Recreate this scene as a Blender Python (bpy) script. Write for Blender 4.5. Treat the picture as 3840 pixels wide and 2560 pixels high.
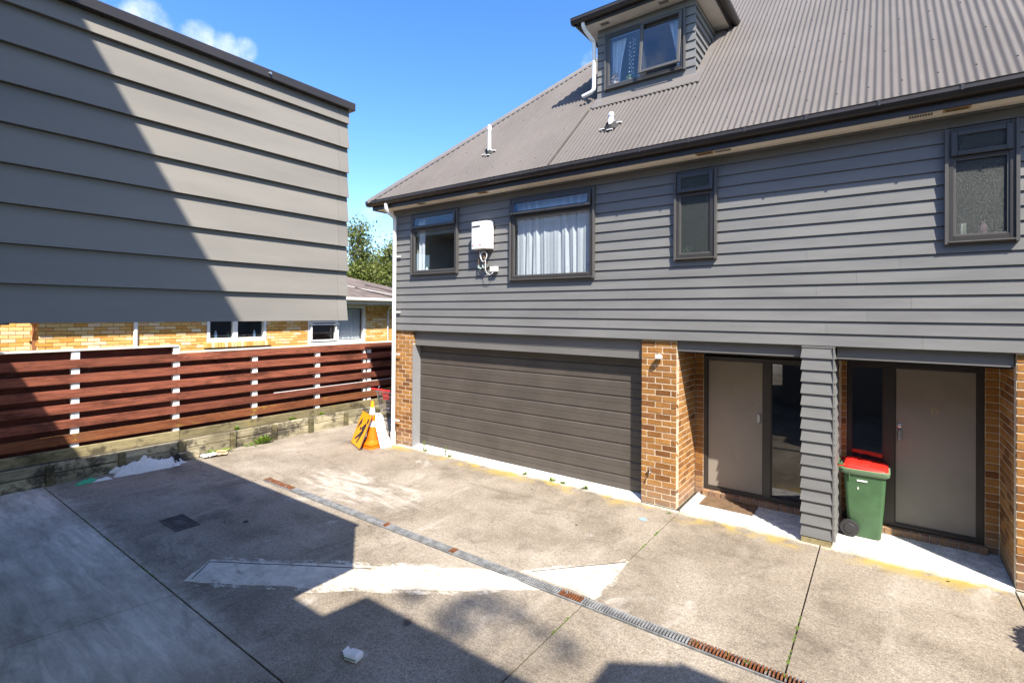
import bpy, bmesh, math, random
from mathutils import Vector, Matrix, noise as mnoise
random.seed(11)
for o in list(bpy.data.objects): bpy.data.objects.remove(o)
scene = bpy.context.scene
COL = scene.collection
R = math.radians
# ------------------------------------------------------------------ camera
CAM = Vector((0, -7.1, 2.74))
yaw, pitch, roll = R(36.3245), R(-.31731), R(.39454)
fw = Vector((-math.sin(yaw)*math.cos(pitch), math.cos(yaw)*math.cos(pitch), -math.sin(pitch)))
rt = Vector((math.cos(yaw), math.sin(yaw), 0)); up = rt.cross(fw)
r2 = math.cos(roll)*rt + math.sin(roll)*up; u2 = -math.sin(roll)*rt + math.cos(roll)*up
cd = bpy.data.cameras.new('camera'); cam = bpy.data.objects.new('camera', cd); COL.objects.link(cam)
cam.matrix_world = Matrix(((r2.x, u2.x, -fw.x, CAM.x), (r2.y, u2.y, -fw.y, CAM.y), (r2.z, u2.z, -fw.z, CAM.z), (0, 0, 0, 1)))
cd.sensor_fit = 'HORIZONTAL'; cd.sensor_width = 36; cd.lens = 17.745; cd.shift_y = -.03012
cd.clip_start = .05; cd.clip_end = 3000
scene.camera = cam
# ------------------------------------------------------------------ light
SUN = Vector((1.29, -1.0, 1.95)).normalized()
SUN_STRENGTH, SKY_STRENGTH, EXPOSURE = 4.8, .15, 1.18
ld = bpy.data.lights.new('sun', 'SUN'); ld.energy = SUN_STRENGTH; ld.angle = R(.53); ld.color = (1, .925, .81)
sun = bpy.data.objects.new('sun', ld); COL.objects.link(sun)
sun.rotation_euler = SUN.to_track_quat('Z', 'Y').to_euler(); sun.location = (6, -5, 12)
world = bpy.data.worlds.new('World'); scene.world = world; world.use_nodes = True
wn = world.node_tree; wn.nodes.clear()
def wnode(t, **k):
    n = wn.nodes.new(t)
    for a, b in k.items(): setattr(n, a, b)
    return n
sky = wnode('ShaderNodeTexSky', sky_type='NISHITA', sun_disc=False)
sky.sun_elevation = math.asin(SUN.z); sky.sun_rotation = math.atan2(SUN.x, SUN.y)
sky.altitude = 0; sky.air_density = 1.0; sky.dust_density = .9; sky.ozone_density = 2.2
hs = wnode('ShaderNodeHueSaturation'); hs.inputs['Saturation'].default_value = 1.3; hs.inputs['Hue'].default_value = .507
wn.links.new(sky.outputs[0], hs.inputs['Color'])
tc = wnode('ShaderNodeTexCoord')
nz = wnode('ShaderNodeTexNoise'); nz.inputs['Scale'].default_value = 11; nz.inputs['Detail'].default_value = 7; nz.inputs['Roughness'].default_value = .62
wn.links.new(tc.outputs['Generated'], nz.inputs['Vector'])
def pixdir(px, py):
    x = (px-1920)/1892.765; y = -(py-1280+115.67)/1892.765
    return (fw + x*r2 + y*u2).normalized()
acc = None
CLOUDS = [(560, 90, 3.2, .95), (740, 150, 2.8, .95), (850, 190, 2.6, .92), (920, 185, 1.9, .9), (1400, 790, 2.6, .8), (2085, 158, 1.6, .45), (2230, 235, 2.4, .8),
                         (500, -20, 4, .4), (150, -350, 9, .9), (-500, 400, 12, .8), (3000, -2500, 14, .8), (5200, 200, 13, .8), (5000, -900, 9, .7)]
for az, el, rad in ((100, 22, 13), (140, 30, 12), (175, 20, 14), (205, 38, 12), (235, 22, 13), (262, 40, 12), (75, 45, 12), (290, 18, 13), (160, 58, 11), (330, 60, 11), (50, 20, 12)):  # clouds out of view, added as neutral fill light for the shadows
    CLOUDS.append((Vector((math.sin(R(az))*math.cos(R(el)), math.cos(R(az))*math.cos(R(el)), math.sin(R(el)))), None, rad, .85))
for px, py, rad, wgt in CLOUDS:
    d = wnode('ShaderNodeVectorMath', operation='DOT_PRODUCT'); wn.links.new(tc.outputs['Generated'], d.inputs[0]); d.inputs[1].default_value = px if py is None else pixdir(px, py)
    m = wnode('ShaderNodeMapRange', interpolation_type='SMOOTHSTEP'); wn.links.new(d.outputs['Value'], m.inputs[0])
    m.inputs[1].default_value = math.cos(R(rad)); m.inputs[2].default_value = math.cos(R(rad*.2)); m.inputs[4].default_value = wgt
    if acc is None: acc = m.outputs[0]
    else:
        a = wnode('ShaderNodeMath', operation='MAXIMUM'); wn.links.new(acc, a.inputs[0]); wn.links.new(m.outputs[0], a.inputs[1]); acc = a.outputs[0]
ad = wnode('ShaderNodeMath', operation='MULTIPLY_ADD'); wn.links.new(acc, ad.inputs[0]); ad.inputs[1].default_value = .62; ad.inputs[2].default_value = -.62
ad2 = wnode('ShaderNodeMath', operation='ADD'); wn.links.new(ad.outputs[0], ad2.inputs[0]); wn.links.new(nz.outputs['Fac'], ad2.inputs[1])
mr = wnode('ShaderNodeMapRange', interpolation_type='SMOOTHSTEP'); wn.links.new(ad2.outputs[0], mr.inputs[0]); mr.inputs[1].default_value = .24; mr.inputs[2].default_value = .74; mr.inputs[4].default_value = .85
mx = wnode('ShaderNodeMix', data_type='RGBA'); wn.links.new(mr.outputs[0], mx.inputs[0]); wn.links.new(hs.outputs[0], mx.inputs[6]); mx.inputs[7].default_value = (4.6, 4.7, 4.9, 1)
bg = wnode('ShaderNodeBackground'); bg.inputs[1].default_value = SKY_STRENGTH; wn.links.new(mx.outputs[2], bg.inputs[0])
wo = wnode('ShaderNodeOutputWorld'); wn.links.new(bg.outputs[0], wo.inputs[0])
vs = scene.view_settings; vs.view_transform = 'Standard'; vs.look = 'None'; vs.gamma = 1; vs.use_curve_mapping = False; vs.exposure = EXPOSURE
scene.render.engine = 'CYCLES'
try:
    scene.cycles.max_bounces = 8; scene.cycles.transparent_max_bounces = 12; scene.cycles.caustics_reflective = False; scene.cycles.caustics_refractive = False
except Exception: pass

# ------------------------------------------------------------------ helpers: tree of objects
def wm(o):
    m = o.matrix_basis.copy()
    return (wm(o.parent) @ o.matrix_parent_inverse @ m) if o.parent else m
def link(o, parent=None):
    COL.objects.link(o)
    if parent is not None:
        o.parent = parent; o.matrix_parent_inverse = wm(parent).inverted()
    return o
def tag(o, label=None, cat=None, group=None, kind=None):
    if label: o['label'] = label
    if cat: o['category'] = cat
    if group: o['group'] = group
    if kind: o['kind'] = kind
    return o
def thing(name, label, cat, loc=(0, 0, 0), rz=0, group=None):
    o = bpy.data.objects.new(name, None); o.empty_display_size = .2
    o.location = loc; o.rotation_euler = (0, 0, rz); COL.objects.link(o)
    return tag(o, label, cat, group)
class MB:
    def __init__(s): s.v = []; s.f = []
    def add(s, vs, fs):
        n = len(s.v); s.v += [Vector(p) for p in vs]; s.f += [tuple(i+n for i in q) for q in fs]; return s
    def box(s, x0, x1, y0, y1, z0, z1):
        return s.add([(x0, y0, z0), (x1, y0, z0), (x1, y1, z0), (x0, y1, z0), (x0, y0, z1), (x1, y0, z1), (x1, y1, z1), (x0, y1, z1)],
                     [(0, 3, 2, 1), (4, 5, 6, 7), (0, 1, 5, 4), (1, 2, 6, 5), (2, 3, 7, 6), (3, 0, 4, 7)])
    def prism(s, poly, ext):
        ext = Vector(ext); n = len(poly); P = [Vector(p) for p in poly]
        return s.add(P+[p+ext for p in P], [tuple(range(n-1, -1, -1)), tuple(range(n, 2*n))]+[(i, (i+1) % n, n+(i+1) % n, n+i) for i in range(n)])
    def prof(s, yz, x0, x1): return s.prism([(x0, y, z) for y, z in yz], (x1-x0, 0, 0))
    def loft(s, rings, cap=True):
        n = len(rings[0]); b = []
        for r in rings: b += r
        fs = []
        for k in range(len(rings)-1):
            for i in range(n):
                j = (i+1) % n; fs.append((k*n+i, k*n+j, (k+1)*n+j, (k+1)*n+i))
        if cap: fs += [tuple(range(n-1, -1, -1)), tuple(range((len(rings)-1)*n, len(rings)*n))]
        return s.add(b, fs)
    def tube(s, pts, r, n=8, cap=True):
        pts = [Vector(p) for p in pts]; rs = r if isinstance(r, (list, tuple)) else [r]*len(pts); rings = []
        ref = None
        for i, p in enumerate(pts):
            t = (pts[min(i+1, len(pts)-1)]-pts[max(i-1, 0)])
            t = t.normalized() if t.length > 1e-9 else Vector((0, 0, 1))
            if ref is None: ref = Vector((0, 0, 1)) if abs(t.z) < .9 else Vector((1, 0, 0))
            a = t.cross(ref)
            if a.length < 1e-4: a = t.orthogonal()
            a.normalize(); b = t.cross(a).normalized(); ref = -t.cross(b) if False else ref
            rings.append([tuple(p+rs[i]*(math.cos(2*math.pi*k/n)*a+math.sin(2*math.pi*k/n)*b)) for k in range(n)])
        return s.loft(rings, cap)
    def lathe(s, prof, c, n=24, axis='z'):
        rings = []
        for r, h in prof:
            ring = []
            for k in range(n):
                a = 2*math.pi*k/n; p = (r*math.cos(a), r*math.sin(a), h)
                if axis == 'y': p = (p[0], p[2], p[1])
                if axis == 'x': p = (p[2], p[0], p[1])
                ring.append((c[0]+p[0], c[1]+p[1], c[2]+p[2]))
            rings.append(ring)
        return s.loft(rings)
    def xf(s, M):
        s.v = [M @ p for p in s.v]; return s
    def ring_frame(s, x0, x1, z0, z1, w, y0, y1, wb=None):
        wb = w if wb is None else wb
        s.box(x0, x0+w, y0, y1, z0, z1); s.box(x1-w, x1, y0, y1, z0, z1)
        s.box(x0+w, x1-w, y0+.001, y1-.001, z1-w, z1-.0005); return s.box(x0+w, x1-w, y0+.001, y1-.001, z0+.0005, z0+wb)
    def build(s, name, mat, parent=None, bevel=0, seg=1, smooth=False, recalc=True, **tg):
        me = bpy.data.meshes.new(name)
        if s.v:
            lo = Vector((min(p.x for p in s.v), min(p.y for p in s.v), min(p.z for p in s.v)))
            hi = Vector((max(p.x for p in s.v), max(p.y for p in s.v), max(p.z for p in s.v)))
            c = Vector(((lo.x+hi.x)/2, (lo.y+hi.y)/2, lo.z))
        else: c = Vector()
        me.from_pydata([p-c for p in s.v], [], s.f)
        if bevel or recalc:
            bm = bmesh.new(); bm.from_mesh(me)
            if recalc: bmesh.ops.recalc_face_normals(bm, faces=bm.faces)
            if bevel:
                es = [e for e in bm.edges if len(e.link_faces) == 2 and e.calc_face_angle(0) > .6]
                bmesh.ops.bevel(bm, geom=es, offset=bevel, segments=seg, affect='EDGES', profile=.5, clamp_overlap=True)
            bm.to_mesh(me); bm.free()
        if smooth:
            for p in me.polygons: p.use_smooth = True
            if smooth != 'all':
                try: me.set_sharp_from_angle(angle=R(40))
                except Exception: pass
        me.materials.append(mat)
        o = bpy.data.objects.new(name, me); o.location = c; link(o, parent)
        return tag(o, tg.get('label'), tg.get('cat'), tg.get('group'), tg.get('kind'))
def rrect(w, d, r, z, n=4, cx=0, cy=0):
    pts = []
    for sx, sy, a0 in ((1, 1, 0), (-1, 1, 90), (-1, -1, 180), (1, -1, 270)):
        for k in range(n+1):
            a = R(a0+90*k/n); pts.append((cx+sx*(w/2-r)+r*math.cos(a), cy+sy*(d/2-r)+r*math.sin(a), z))
    return pts
def box(name, mat, parent, x0, x1, y0, y1, z0, z1, bevel=0, **k): return MB().box(x0, x1, y0, y1, z0, z1).build(name, mat, parent, bevel, **k)
def text_obj(name, s, size, mat, M, parent, depth=.003):
    cu = bpy.data.curves.new('txt', 'FONT'); cu.body = s; cu.size = size; cu.extrude = depth; cu.align_x = 'CENTER'; cu.align_y = 'CENTER'
    t = bpy.data.objects.new('txt', cu); COL.objects.link(t); bpy.context.view_layer.update()
    me = bpy.data.meshes.new_from_object(t.evaluated_get(bpy.context.evaluated_depsgraph_get()))
    bpy.data.objects.remove(t); me.materials.clear(); me.materials.append(mat); me.name = name
    c = M @ Vector((0, 0, 0)); Rm = M.to_3x3().to_4x4(); me.transform(Rm)
    o = bpy.data.objects.new(name, me); o.location = c; return link(o, parent)

# ------------------------------------------------------------------ materials
def lin(*c):
    f = lambda v: (v/255/12.92) if v/255 <= .04045 else ((v/255+.055)/1.055)**2.4
    return tuple(f(v) for v in c)
MATS = {}
class NT:
    def __init__(s, name):
        s.m = bpy.data.materials.new(name); s.m.use_nodes = True; s.t = s.m.node_tree; s.n = s.t.nodes
        s.b = s.n['Principled BSDF']; s.out = s.n['Material Output']; MATS[name] = s.m
    def node(s, t, **k):
        n = s.n.new(t)
        for a, b in k.items(): setattr(n, a, b)
        return n
    def l(s, a, b): s.t.links.new(a, b)
    def pos(s, scale=(1, 1, 1), obj=False):
        if obj: src = s.node('ShaderNodeTexCoord').outputs['Object']
        else: src = s.node('ShaderNodeNewGeometry').outputs['Position']
        m = s.node('ShaderNodeMapping'); m.inputs['Scale'].default_value = scale; s.l(src, m.inputs[0]); return m.outputs[0]
    def noise(s, scale, detail=4, rough=.55, vec=None, dist=0):
        n = s.node('ShaderNodeTexNoise'); n.inputs['Scale'].default_value = scale; n.inputs['Detail'].default_value = detail
        n.inputs['Roughness'].default_value = rough; n.inputs['Distortion'].default_value = dist
        s.l(vec if vec else s.pos(), n.inputs['Vector']); return n.outputs['Fac']
    def ramp(s, fac, stops):
        r = s.node('ShaderNodeValToRGB'); e = r.color_ramp.elements
        while len(e) > 1: e.remove(e[-1])
        e[0].position = stops[0][0]; e[0].color = (*stops[0][1], 1)
        for p, c in stops[1:]: q = e.new(p); q.color = (*c, 1)
        s.l(fac, r.inputs[0]); return r.outputs[0]
    def map(s, v, a, b, c=0, d=1, smooth=True):
        m = s.node('ShaderNodeMapRange'); m.interpolation_type = 'SMOOTHSTEP' if smooth else 'LINEAR'
        s.l(v, m.inputs[0])
        for i, q in enumerate((a, b, c, d)): m.inputs[i+1].default_value = q
        return m.outputs[0]
    def math(s, op, a, b=None):
        m = s.node('ShaderNodeMath', operation=op)
        for i, q in enumerate((a, b)):
            if q is None: continue
            if isinstance(q, (int, float)): m.inputs[i].default_value = q
            else: s.l(q, m.inputs[i])
        return m.outputs[0]
    def mix(s, fac, a, b, blend='MIX'):
        m = s.node('ShaderNodeMix', data_type='RGBA', blend_type=blend)
        for i, q in ((0, fac), (6, a), (7, b)):
            if isinstance(q, (int, float)): m.inputs[i].default_value = q
            elif isinstance(q, tuple): m.inputs[i].default_value = (*q, 1)
            else: s.l(q, m.inputs[i])
        return m.outputs[2]
    def color(s, c):
        if isinstance(c, tuple): s.b.inputs['Base Color'].default_value = (*c, 1)
        else: s.l(c, s.b.inputs['Base Color'])
        return s
    def rough(s, r, spec=None, metal=None):
        if isinstance(r, (int, float)): s.b.inputs['Roughness'].default_value = r
        else: s.l(r, s.b.inputs['Roughness'])
        if spec is not None: s.b.inputs['Specular IOR Level'].default_value = spec
        if metal is not None: s.b.inputs['Metallic'].default_value = metal
        return s
    def bump(s, h, strength=.3, dist=.01):
        b = s.node('ShaderNodeBump'); b.inputs['Strength'].default_value = strength; b.inputs['Distance'].default_value = dist
        s.l(h, b.inputs['Height']); s.l(b.outputs[0], s.b.inputs['Normal']); return s
    def rnd(s): return s.node('ShaderNodeObjectInfo').outputs['Random']
    def xyz(s):
        n = s.node('ShaderNodeSeparateXYZ'); s.l(s.node('ShaderNodeNewGeometry').outputs['Position'], n.inputs[0]); return n.outputs
def paint(name, c, rough=.5, var=.12, scale=3, obj_var=0, spec=.4, bump=0, metal=0, dirt=None, bscale=90):
    m = NT(name); n = m.noise(scale, 6, .6)
    col = m.mix(m.map(n, .3, .7), tuple(v*(1-var) for v in c), tuple(min(1, v*(1+var)) for v in c))
    if obj_var:
        col = m.mix(m.rnd(), m.mix(1.0, col, (1-obj_var,)*3, 'MULTIPLY'), m.mix(1.0, col, (1+obj_var,)*3, 'MULTIPLY'))
    if dirt: col = m.mix(m.map(m.noise(dirt[0], 8, .7), .56, .75, 0, dirt[2]), col, dirt[1])
    m.color(col).rough(rough, spec, metal)
    if bump: m.bump(m.noise(bscale, 3), bump, .004)
    return m.m
# concrete of the yard
def concrete(name, light=False, porch=False):
    m = NT(name); P = m.pos()
    n1 = m.noise(.9, 7, .62, P, .4); n2 = m.noise(5.5, 6, .65, P); n3 = m.noise(70, 3, .6, P); n5 = m.noise(26, 4, .7, P)
    v = m.node('ShaderNodeTexVoronoi'); v.inputs['Scale'].default_value = 95; m.l(P, v.inputs['Vector'])
    if porch:
        col = m.mix(m.map(n2, .35, .7), (.50, .49, .46), (.76, .75, .72)); col = m.mix(m.map(m.noise(3.1, 8, .7, P), .6, .74, 0, .7), col, (.2, .185, .17))
    else:
        a = m.ramp(n1, [(.28, (.122, .100, .075)), (.47, (.246, .21, .163)), (.7, (.38, .336, .275))])
        col = m.mix(m.map(n2, .3, .75, .0, .6), a, (.285, .242, .188))
        col = m.mix(m.map(m.noise(2.6, 8, .68, P, .8), .5, .72, 0, .5), col, (.12, .098, .075))
    sp = m.ramp(n3, [(.33, (.55, .55, .56)), (.5, (1, 1, 1)), (.66, (1.4, 1.38, 1.35))])
    col = m.mix(.8 if not porch else .35, col, sp, 'MULTIPLY')
    sp2 = m.ramp(n5, [(.36, (.72, .71, .7)), (.6, (1.12, 1.12, 1.12))])
    col = m.mix(.8, col, sp2, 'MULTIPLY')
    X, Y, Z = m.xyz()
    if not porch:
        # efflorescence bloom in front of the garage
        ex = m.math('DIVIDE', m.math('ADD', X, 6.6), 1.7); ey = m.math('DIVIDE', m.math('ADD', m.math('ADD', Y, 2.1), m.math('MULTIPLY', X, 0.0)), .75)
        d = m.math('ADD', m.math('MULTIPLY', ex, ex), m.math('MULTIPLY', ey, ey))
        k = m.math('SUBTRACT', m.math('ADD', m.math('MULTIPLY', n2, 1.4), .55), d)
        st = m.noise(3.4, 8, .7, m.pos((.35, 1.6, 1)), .7)
        k = m.math('MULTIPLY', k, m.map(st, .34, .66, .35, 1.25)); col = m.mix(m.map(k, .35, 1.4, 0, .55), col, (.60, .55, .48))
        # tyre-worn streaks running across the yard, oil drips and pale spatter
        sk = m.noise(2.1, 9, .72, m.pos((.9, .22, 1)), .5); col = m.mix(m.map(sk, .55, .72, 0, .5), col, (.46, .41, .34))
        sd = m.noise(2.4, 9, .74, m.pos((.3, 1.1, 1)), .9); col = m.mix(m.map(sd, .56, .7, 0, .5), col, (.10, .08, .06))
        for sc, rad, cc_, am in ((1.15, .05, (.05, .042, .035), .75), (2.3, .035, (.07, .06, .05), .7), (5.1, .045, (.55, .52, .46), .75), (9, .06, (.09, .075, .06), .6)):
            vv = m.node('ShaderNodeTexVoronoi'); vv.inputs['Scale'].default_value = sc; vv.inputs['Randomness'].default_value = 1; mv = m.node('ShaderNodeMix', data_type='VECTOR'); mv.inputs[0].default_value = .06
            nzc = m.node('ShaderNodeTexNoise'); nzc.inputs['Scale'].default_value = 7; m.l(P, nzc.inputs['Vector']); m.l(P, mv.inputs[4]); m.l(nzc.outputs['Color'], mv.inputs[5]); m.l(mv.outputs[1], vv.inputs['Vector'])
            col = m.mix(m.math('MULTIPLY', m.map(vv.outputs['Distance'], rad*1.4, rad*.5), m.map(m.noise(.8, 3, .5, P), .5, .62, 0, am)), col, cc_)
        n6 = m.noise(1.7, 9, .68, m.pos((1, .55, 1)), .6)
        col = m.mix(m.map(n6, .6, .74, 0, .6), col, (.55, .52, .47))
        # paler old bay left of the long joint, colour warmed against blue shade
        bay = m.map(m.math('ADD', Y, m.math('MULTIPLY', n2, .5)), -4.62, -5.0)
        gx = m.map(X, -3.6, -4.9)
        tone = m.mix(m.map(m.noise(3.2, 9, .74, m.pos((.45, 2.6, 1)), .4), .3, .7), (.43, .375, .305), (.76, .675, .56)); tone = m.mix(m.map(m.noise(1.6, 8, .7, m.pos((.6, 1.5, 1)), .6), .52, .68, 0, .6), tone, (.30, .26, .21))
        col = m.mix(m.math('MULTIPLY', m.math('MULTIPLY', bay, gx), m.map(m.noise(.55, 6, .6, P), .38, .56, .55, 1)), col, tone)
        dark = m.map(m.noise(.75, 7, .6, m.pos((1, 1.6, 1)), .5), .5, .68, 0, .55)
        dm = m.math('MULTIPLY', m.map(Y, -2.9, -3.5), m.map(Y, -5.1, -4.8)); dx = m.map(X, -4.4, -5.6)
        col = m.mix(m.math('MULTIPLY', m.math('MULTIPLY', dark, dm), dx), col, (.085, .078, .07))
        # yellow lichen along the threshold
        ly = m.map(m.math('ADD', Y, m.math('MULTIPLY', n2, .3)), -.32, .02); lm = m.map(m.noise(2.2, 6, .6, P), .44, .6)
        col = m.mix(m.math('MULTIPLY', m.math('MULTIPLY', m.math('MULTIPLY', ly, lm), m.map(X, -8.3, -8.0)), .75), col, (.42, .30, .06))
        wy = m.map(m.math('ADD', Y, m.math('MULTIPLY', n2, .25)), -.02, .14)
        wy = m.math('MULTIPLY', wy, m.map(X, -8.3, -8.0)); col = m.mix(m.math('MULTIPLY', wy, .8), col, (.66, .62, .52))
    m.color(col).rough(.92, .25)
    h = m.math('ADD', m.math('MULTIPLY', n3, .6), m.math('MULTIPLY', v.outputs['Distance'], .8))
    m.bump(h, .35 if not porch else .15, .006); return m.m
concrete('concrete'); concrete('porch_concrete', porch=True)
def cement(name, smear):
    m = NT(name); n = m.noise(7, 7, .7); n2 = m.noise(60, 4, .7)
    col = m.mix(m.map(n, .3, .7), (.50, .45, .375), (.68, .615, .52)); col = m.mix(m.map(n2, .56, .72, 0, .45), col, (.22, .2, .18))
    col = m.mix(m.map(m.noise(2.3, 8, .7), .5, .68, 0, .5), col, (.30, .27, .23)); col = m.mix(m.map(m.noise(6, 9, .78, m.pos((.5, 1.4, 1))), .54, .62, 0, .7), col, (.25, .21, .165)); col = m.mix(m.map(m.noise(19, 8, .8), .62, .68, 0, .8), col, (.2, .17, .135)); m.color(col).rough(.9, .2).bump(n2, .3, .004)
    tr_ = m.node('ShaderNodeBsdfTransparent'); mx_ = m.node('ShaderNodeMixShader'); thr_ = m.noise(4.5, 10, .78, m.pos((.6, 1.3, 1))); f_ = m.map(thr_, *((.62, .68) if not smear else (.40, .56))); m.l(f_, mx_.inputs[0]); m.l(m.b.outputs[0], mx_.inputs[1]); m.l(tr_.outputs[0], mx_.inputs[2]); m.l(mx_.outputs[0], m.out.inputs[0])
cement('cement', False); cement('cement_smear', True)
def siding(name, c):
    m = NT(name); n = m.noise(1.4, 6, .6, m.pos((.5, .5, 3))); g = m.noise(120, 2, .5, m.pos((.08, .08, 1)))
    X, Y, Z = m.xyz()
    col = m.mix(m.map(n, .3, .7), tuple(v*.9 for v in c), tuple(v*1.1 for v in c))
    col = m.mix(m.rnd(), m.mix(1.0, col, (.955, .955, .955), 'MULTIPLY'), m.mix(1.0, col, (1.045, 1.04, 1.03), 'MULTIPLY'))
    sp = m.noise(38, 5, .8); col = m.mix(m.map(sp, .73, .78, 0, .5), col, (.5, .5, .48))
    m.color(col).rough(m.map(n, .2, .8, .42, .62), .35).bump(m.math('ADD', g, m.noise(220, 2)), .12, .002); return m.m
siding('siding', (.163, .164, .162)); siding('wing_siding', (.215, .205, .188)); siding('trim_grey', (.15, .147, .142)); paint('facing', (.085, .082, .079), .45, .06)
paint('frame', (.042, .040, .039), .38, .1, spec=.5); paint('bronze', (.034, .028, .025), .4, .15, spec=.5)
paint('gutter', (.034, .028, .025), .35, .15, 4, spec=.5); paint('soffit', (.86, .80, .71), .7, .06, 2); paint('white', (.80, .80, .79), .45, .03, 2, spec=.5)
paint('offwhite', (.70, .69, .66), .55, .08, 3, dirt=(5, (.35, .31, .25), .5)); paint('dark', (.02, .02, .02), .7, .1); paint('interior', (.30, .28, .26), .9, .1)
paint('black', (.012, .012, .013), .5, .1); paint('jamb', (.24, .24, .245), .45, .06, 2); paint('garage', (.082, .070, .060), .45, .12, 2.2, spec=.45, dirt=(9, (.11, .10, .095), .35))
paint('door', (.25, .222, .188), .5, .08, 1.5, bump=.05, bscale=200, dirt=(7, (.16, .135, .11), .35)); paint('steel', (.62, .62, .62), .3, .08, metal=.9); paint('rubber', (.03, .03, .032), .6, .15)
paint('copper', (.20, .13, .09), .45, .25, 30, metal=.6); paint('verdigris', (.28, .36, .34), .7, .2, 40); paint('red_plastic', (.78, .028, .018), .32, .06, spec=.5)
paint('bin_green', (.062, .135, .062), .42, .12, 6, spec=.45, dirt=(22, (.2, .26, .19), .25), bump=.05); paint('bin_rim', (.16, .25, .15), .42, .1, 6)
paint('orange', (.88, .17, .012), .5, .08, 8); paint('cone_orange', (.95, .17, .006), .45, .08, 8, spec=.4); paint('cone_top', (1.0, .33, .01), .45, .06, 8)
paint('sign_yellow', (.92, .36, .012), .35, .1, 9, dirt=(14, (.5, .2, .02), .4)); paint('sign_black', (.03, .022, .03), .5, .2, 60); paint('sign_edge', (.11, .055, .05), .6, .3, 40)
paint('paper', (.72, .70, .66), .7, .06, 12); paint('teal', (.03, .14, .15), .6, .1); paint('cardboard', (.62, .42, .24), .8, .22, 9, obj_var=.2)
paint('foil_green', (.02, .36, .17), .3, .3, 60, spec=.6); paint('blue_cap', (.25, .36, .46), .6, .15, 30); paint('mat_brown', (.14, .088, .05), .95, .25, 12, bump=.4, bscale=160)
paint('iron', (.075, .065, .058), .65, .25, 14, bump=.2); paint('soil', (.055, .045, .033), 1, .3, 6); paint('moss', (.10, .15, .025), 1, .3, 20)
paint('cream_plastic', (.72, .66, .5), .5, .08); paint('tan_vent', (.42, .30, .14), .6, .1); paint('wire', (.62, .62, .6), .5, .05)
paint('leather', (.17, .155, .14), .7, .3, 12); paint('pink', (.7, .35, .45), .5, .4, 40); paint('stone_white', (.85, .84, .82), .6, .05)
paint('dry', (.55, .38, .24), .8, .35, 40); paint('pot', (.55, .5, .42), .7, .2, 20); paint('bluebottle', (.35, .55, .75), .15, .1, spec=.6)
# galvanised and rusty grate
def grate(name, rusty):
    m = NT(name); n = m.noise(9, 6, .65)
    a = m.mix(m.map(n, .4, .6), (.15, .155, .16), (.25, .255, .26)); r = m.mix(m.map(m.noise(40, 4, .7), .3, .7), (.085, .032, .014), (.24, .088, .032))
    f = m.map(m.noise(3.2, 6, .7), .63, .66) if not rusty else m.map(m.noise(14, 5, .7), .62, .56, .15, 1)
    m.color(m.mix(f, a, r)).rough(.6, .4); return m.m
grate('galvanised', 0); grate('rusted', 1)
# corrugated steel
def roofm():
    m = NT('roof_steel'); n = m.noise(.8, 5, .6); n2 = m.noise(5, 7, .7, m.pos((3, .5, .5)))
    col = m.mix(m.map(n, .3, .7), (.109, .098, .090), (.124, .112, .103)); col = m.mix(m.map(n2, .5, .75, 0, .22), col, (.19, .165, .145))
    col = m.mix(m.rnd(), m.mix(1.0, col, (.96,)*3, 'MULTIPLY'), m.mix(1.0, col, (1.05,)*3, 'MULTIPLY')); m.color(col).rough(.62, .22)
roofm(); paint('lap', (.10, .085, .065), .8, .2, 9); paint('flashing', (.15, .137, .128), .5, .08); paint('old_roof', (.135, .105, .088), .8, .25, 2.5, dirt=(3, (.26, .24, .22), .6))
# bricks
def brick(name, ramp, flecks, dark, edge):
    m = NT(name); P = m.pos(obj=True); r = m.rnd()
    col = m.ramp(r, ramp)
    ov = m.node('ShaderNodeVectorMath', operation='ADD'); W = m.pos(); m.l(W, ov.inputs[0])
    n = m.noise(22, 6, .7, W); n2 = m.noise(150, 3, .6, W); n3 = m.noise(75, 2, .5, W)
    col = m.mix(m.map(n, .3, .72, 0, .8), col, m.mix(1.0, col, edge, 'MULTIPLY'))
    col = m.mix(m.map(n2, .66, .74, 0, .85), col, flecks); col = m.mix(m.map(n3, .66, .72, 0, .85), col, dark)
    X, Y, Z = m.xyz()
    if name == 'brick':
        col = m.mix(m.math('MULTIPLY', m.map(Z, .42, .02), m.map(n, .3, .65, .2, .8)), col, (.26, .2, .165))
    m.color(col).rough(.9, .2).bump(m.math('ADD', n2, n), .5, .006); return m.m
brick('brick', [(0, (.17, .072, .026)), (.2, (.29, .138, .042)), (.45, (.41, .215, .068)), (.7, (.33, .165, .05)), (.9, (.22, .098, .04)), (1, (.46, .26, .10))], (.66, .55, .38), (.12, .055, .025), (.72, .6, .5))
brick('yellow_brick', [(0, (.60, .29, .065)), (.2, (.68, .40, .12)), (.4, (.72, .48, .18)), (.6, (.76, .56, .27)), (.8, (.82, .70, .46)), (.92, (.62, .30, .07)), (1, (.84, .75, .56))], (.75, .6, .4), (.20, .11, .03), (.9, .84, .74))
paint('mortar', (.56, .47, .35), .95, .2, 25, bump=.3); paint('red_mortar', (.30, .13, .06), .95, .2, 25, bump=.3)
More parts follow.
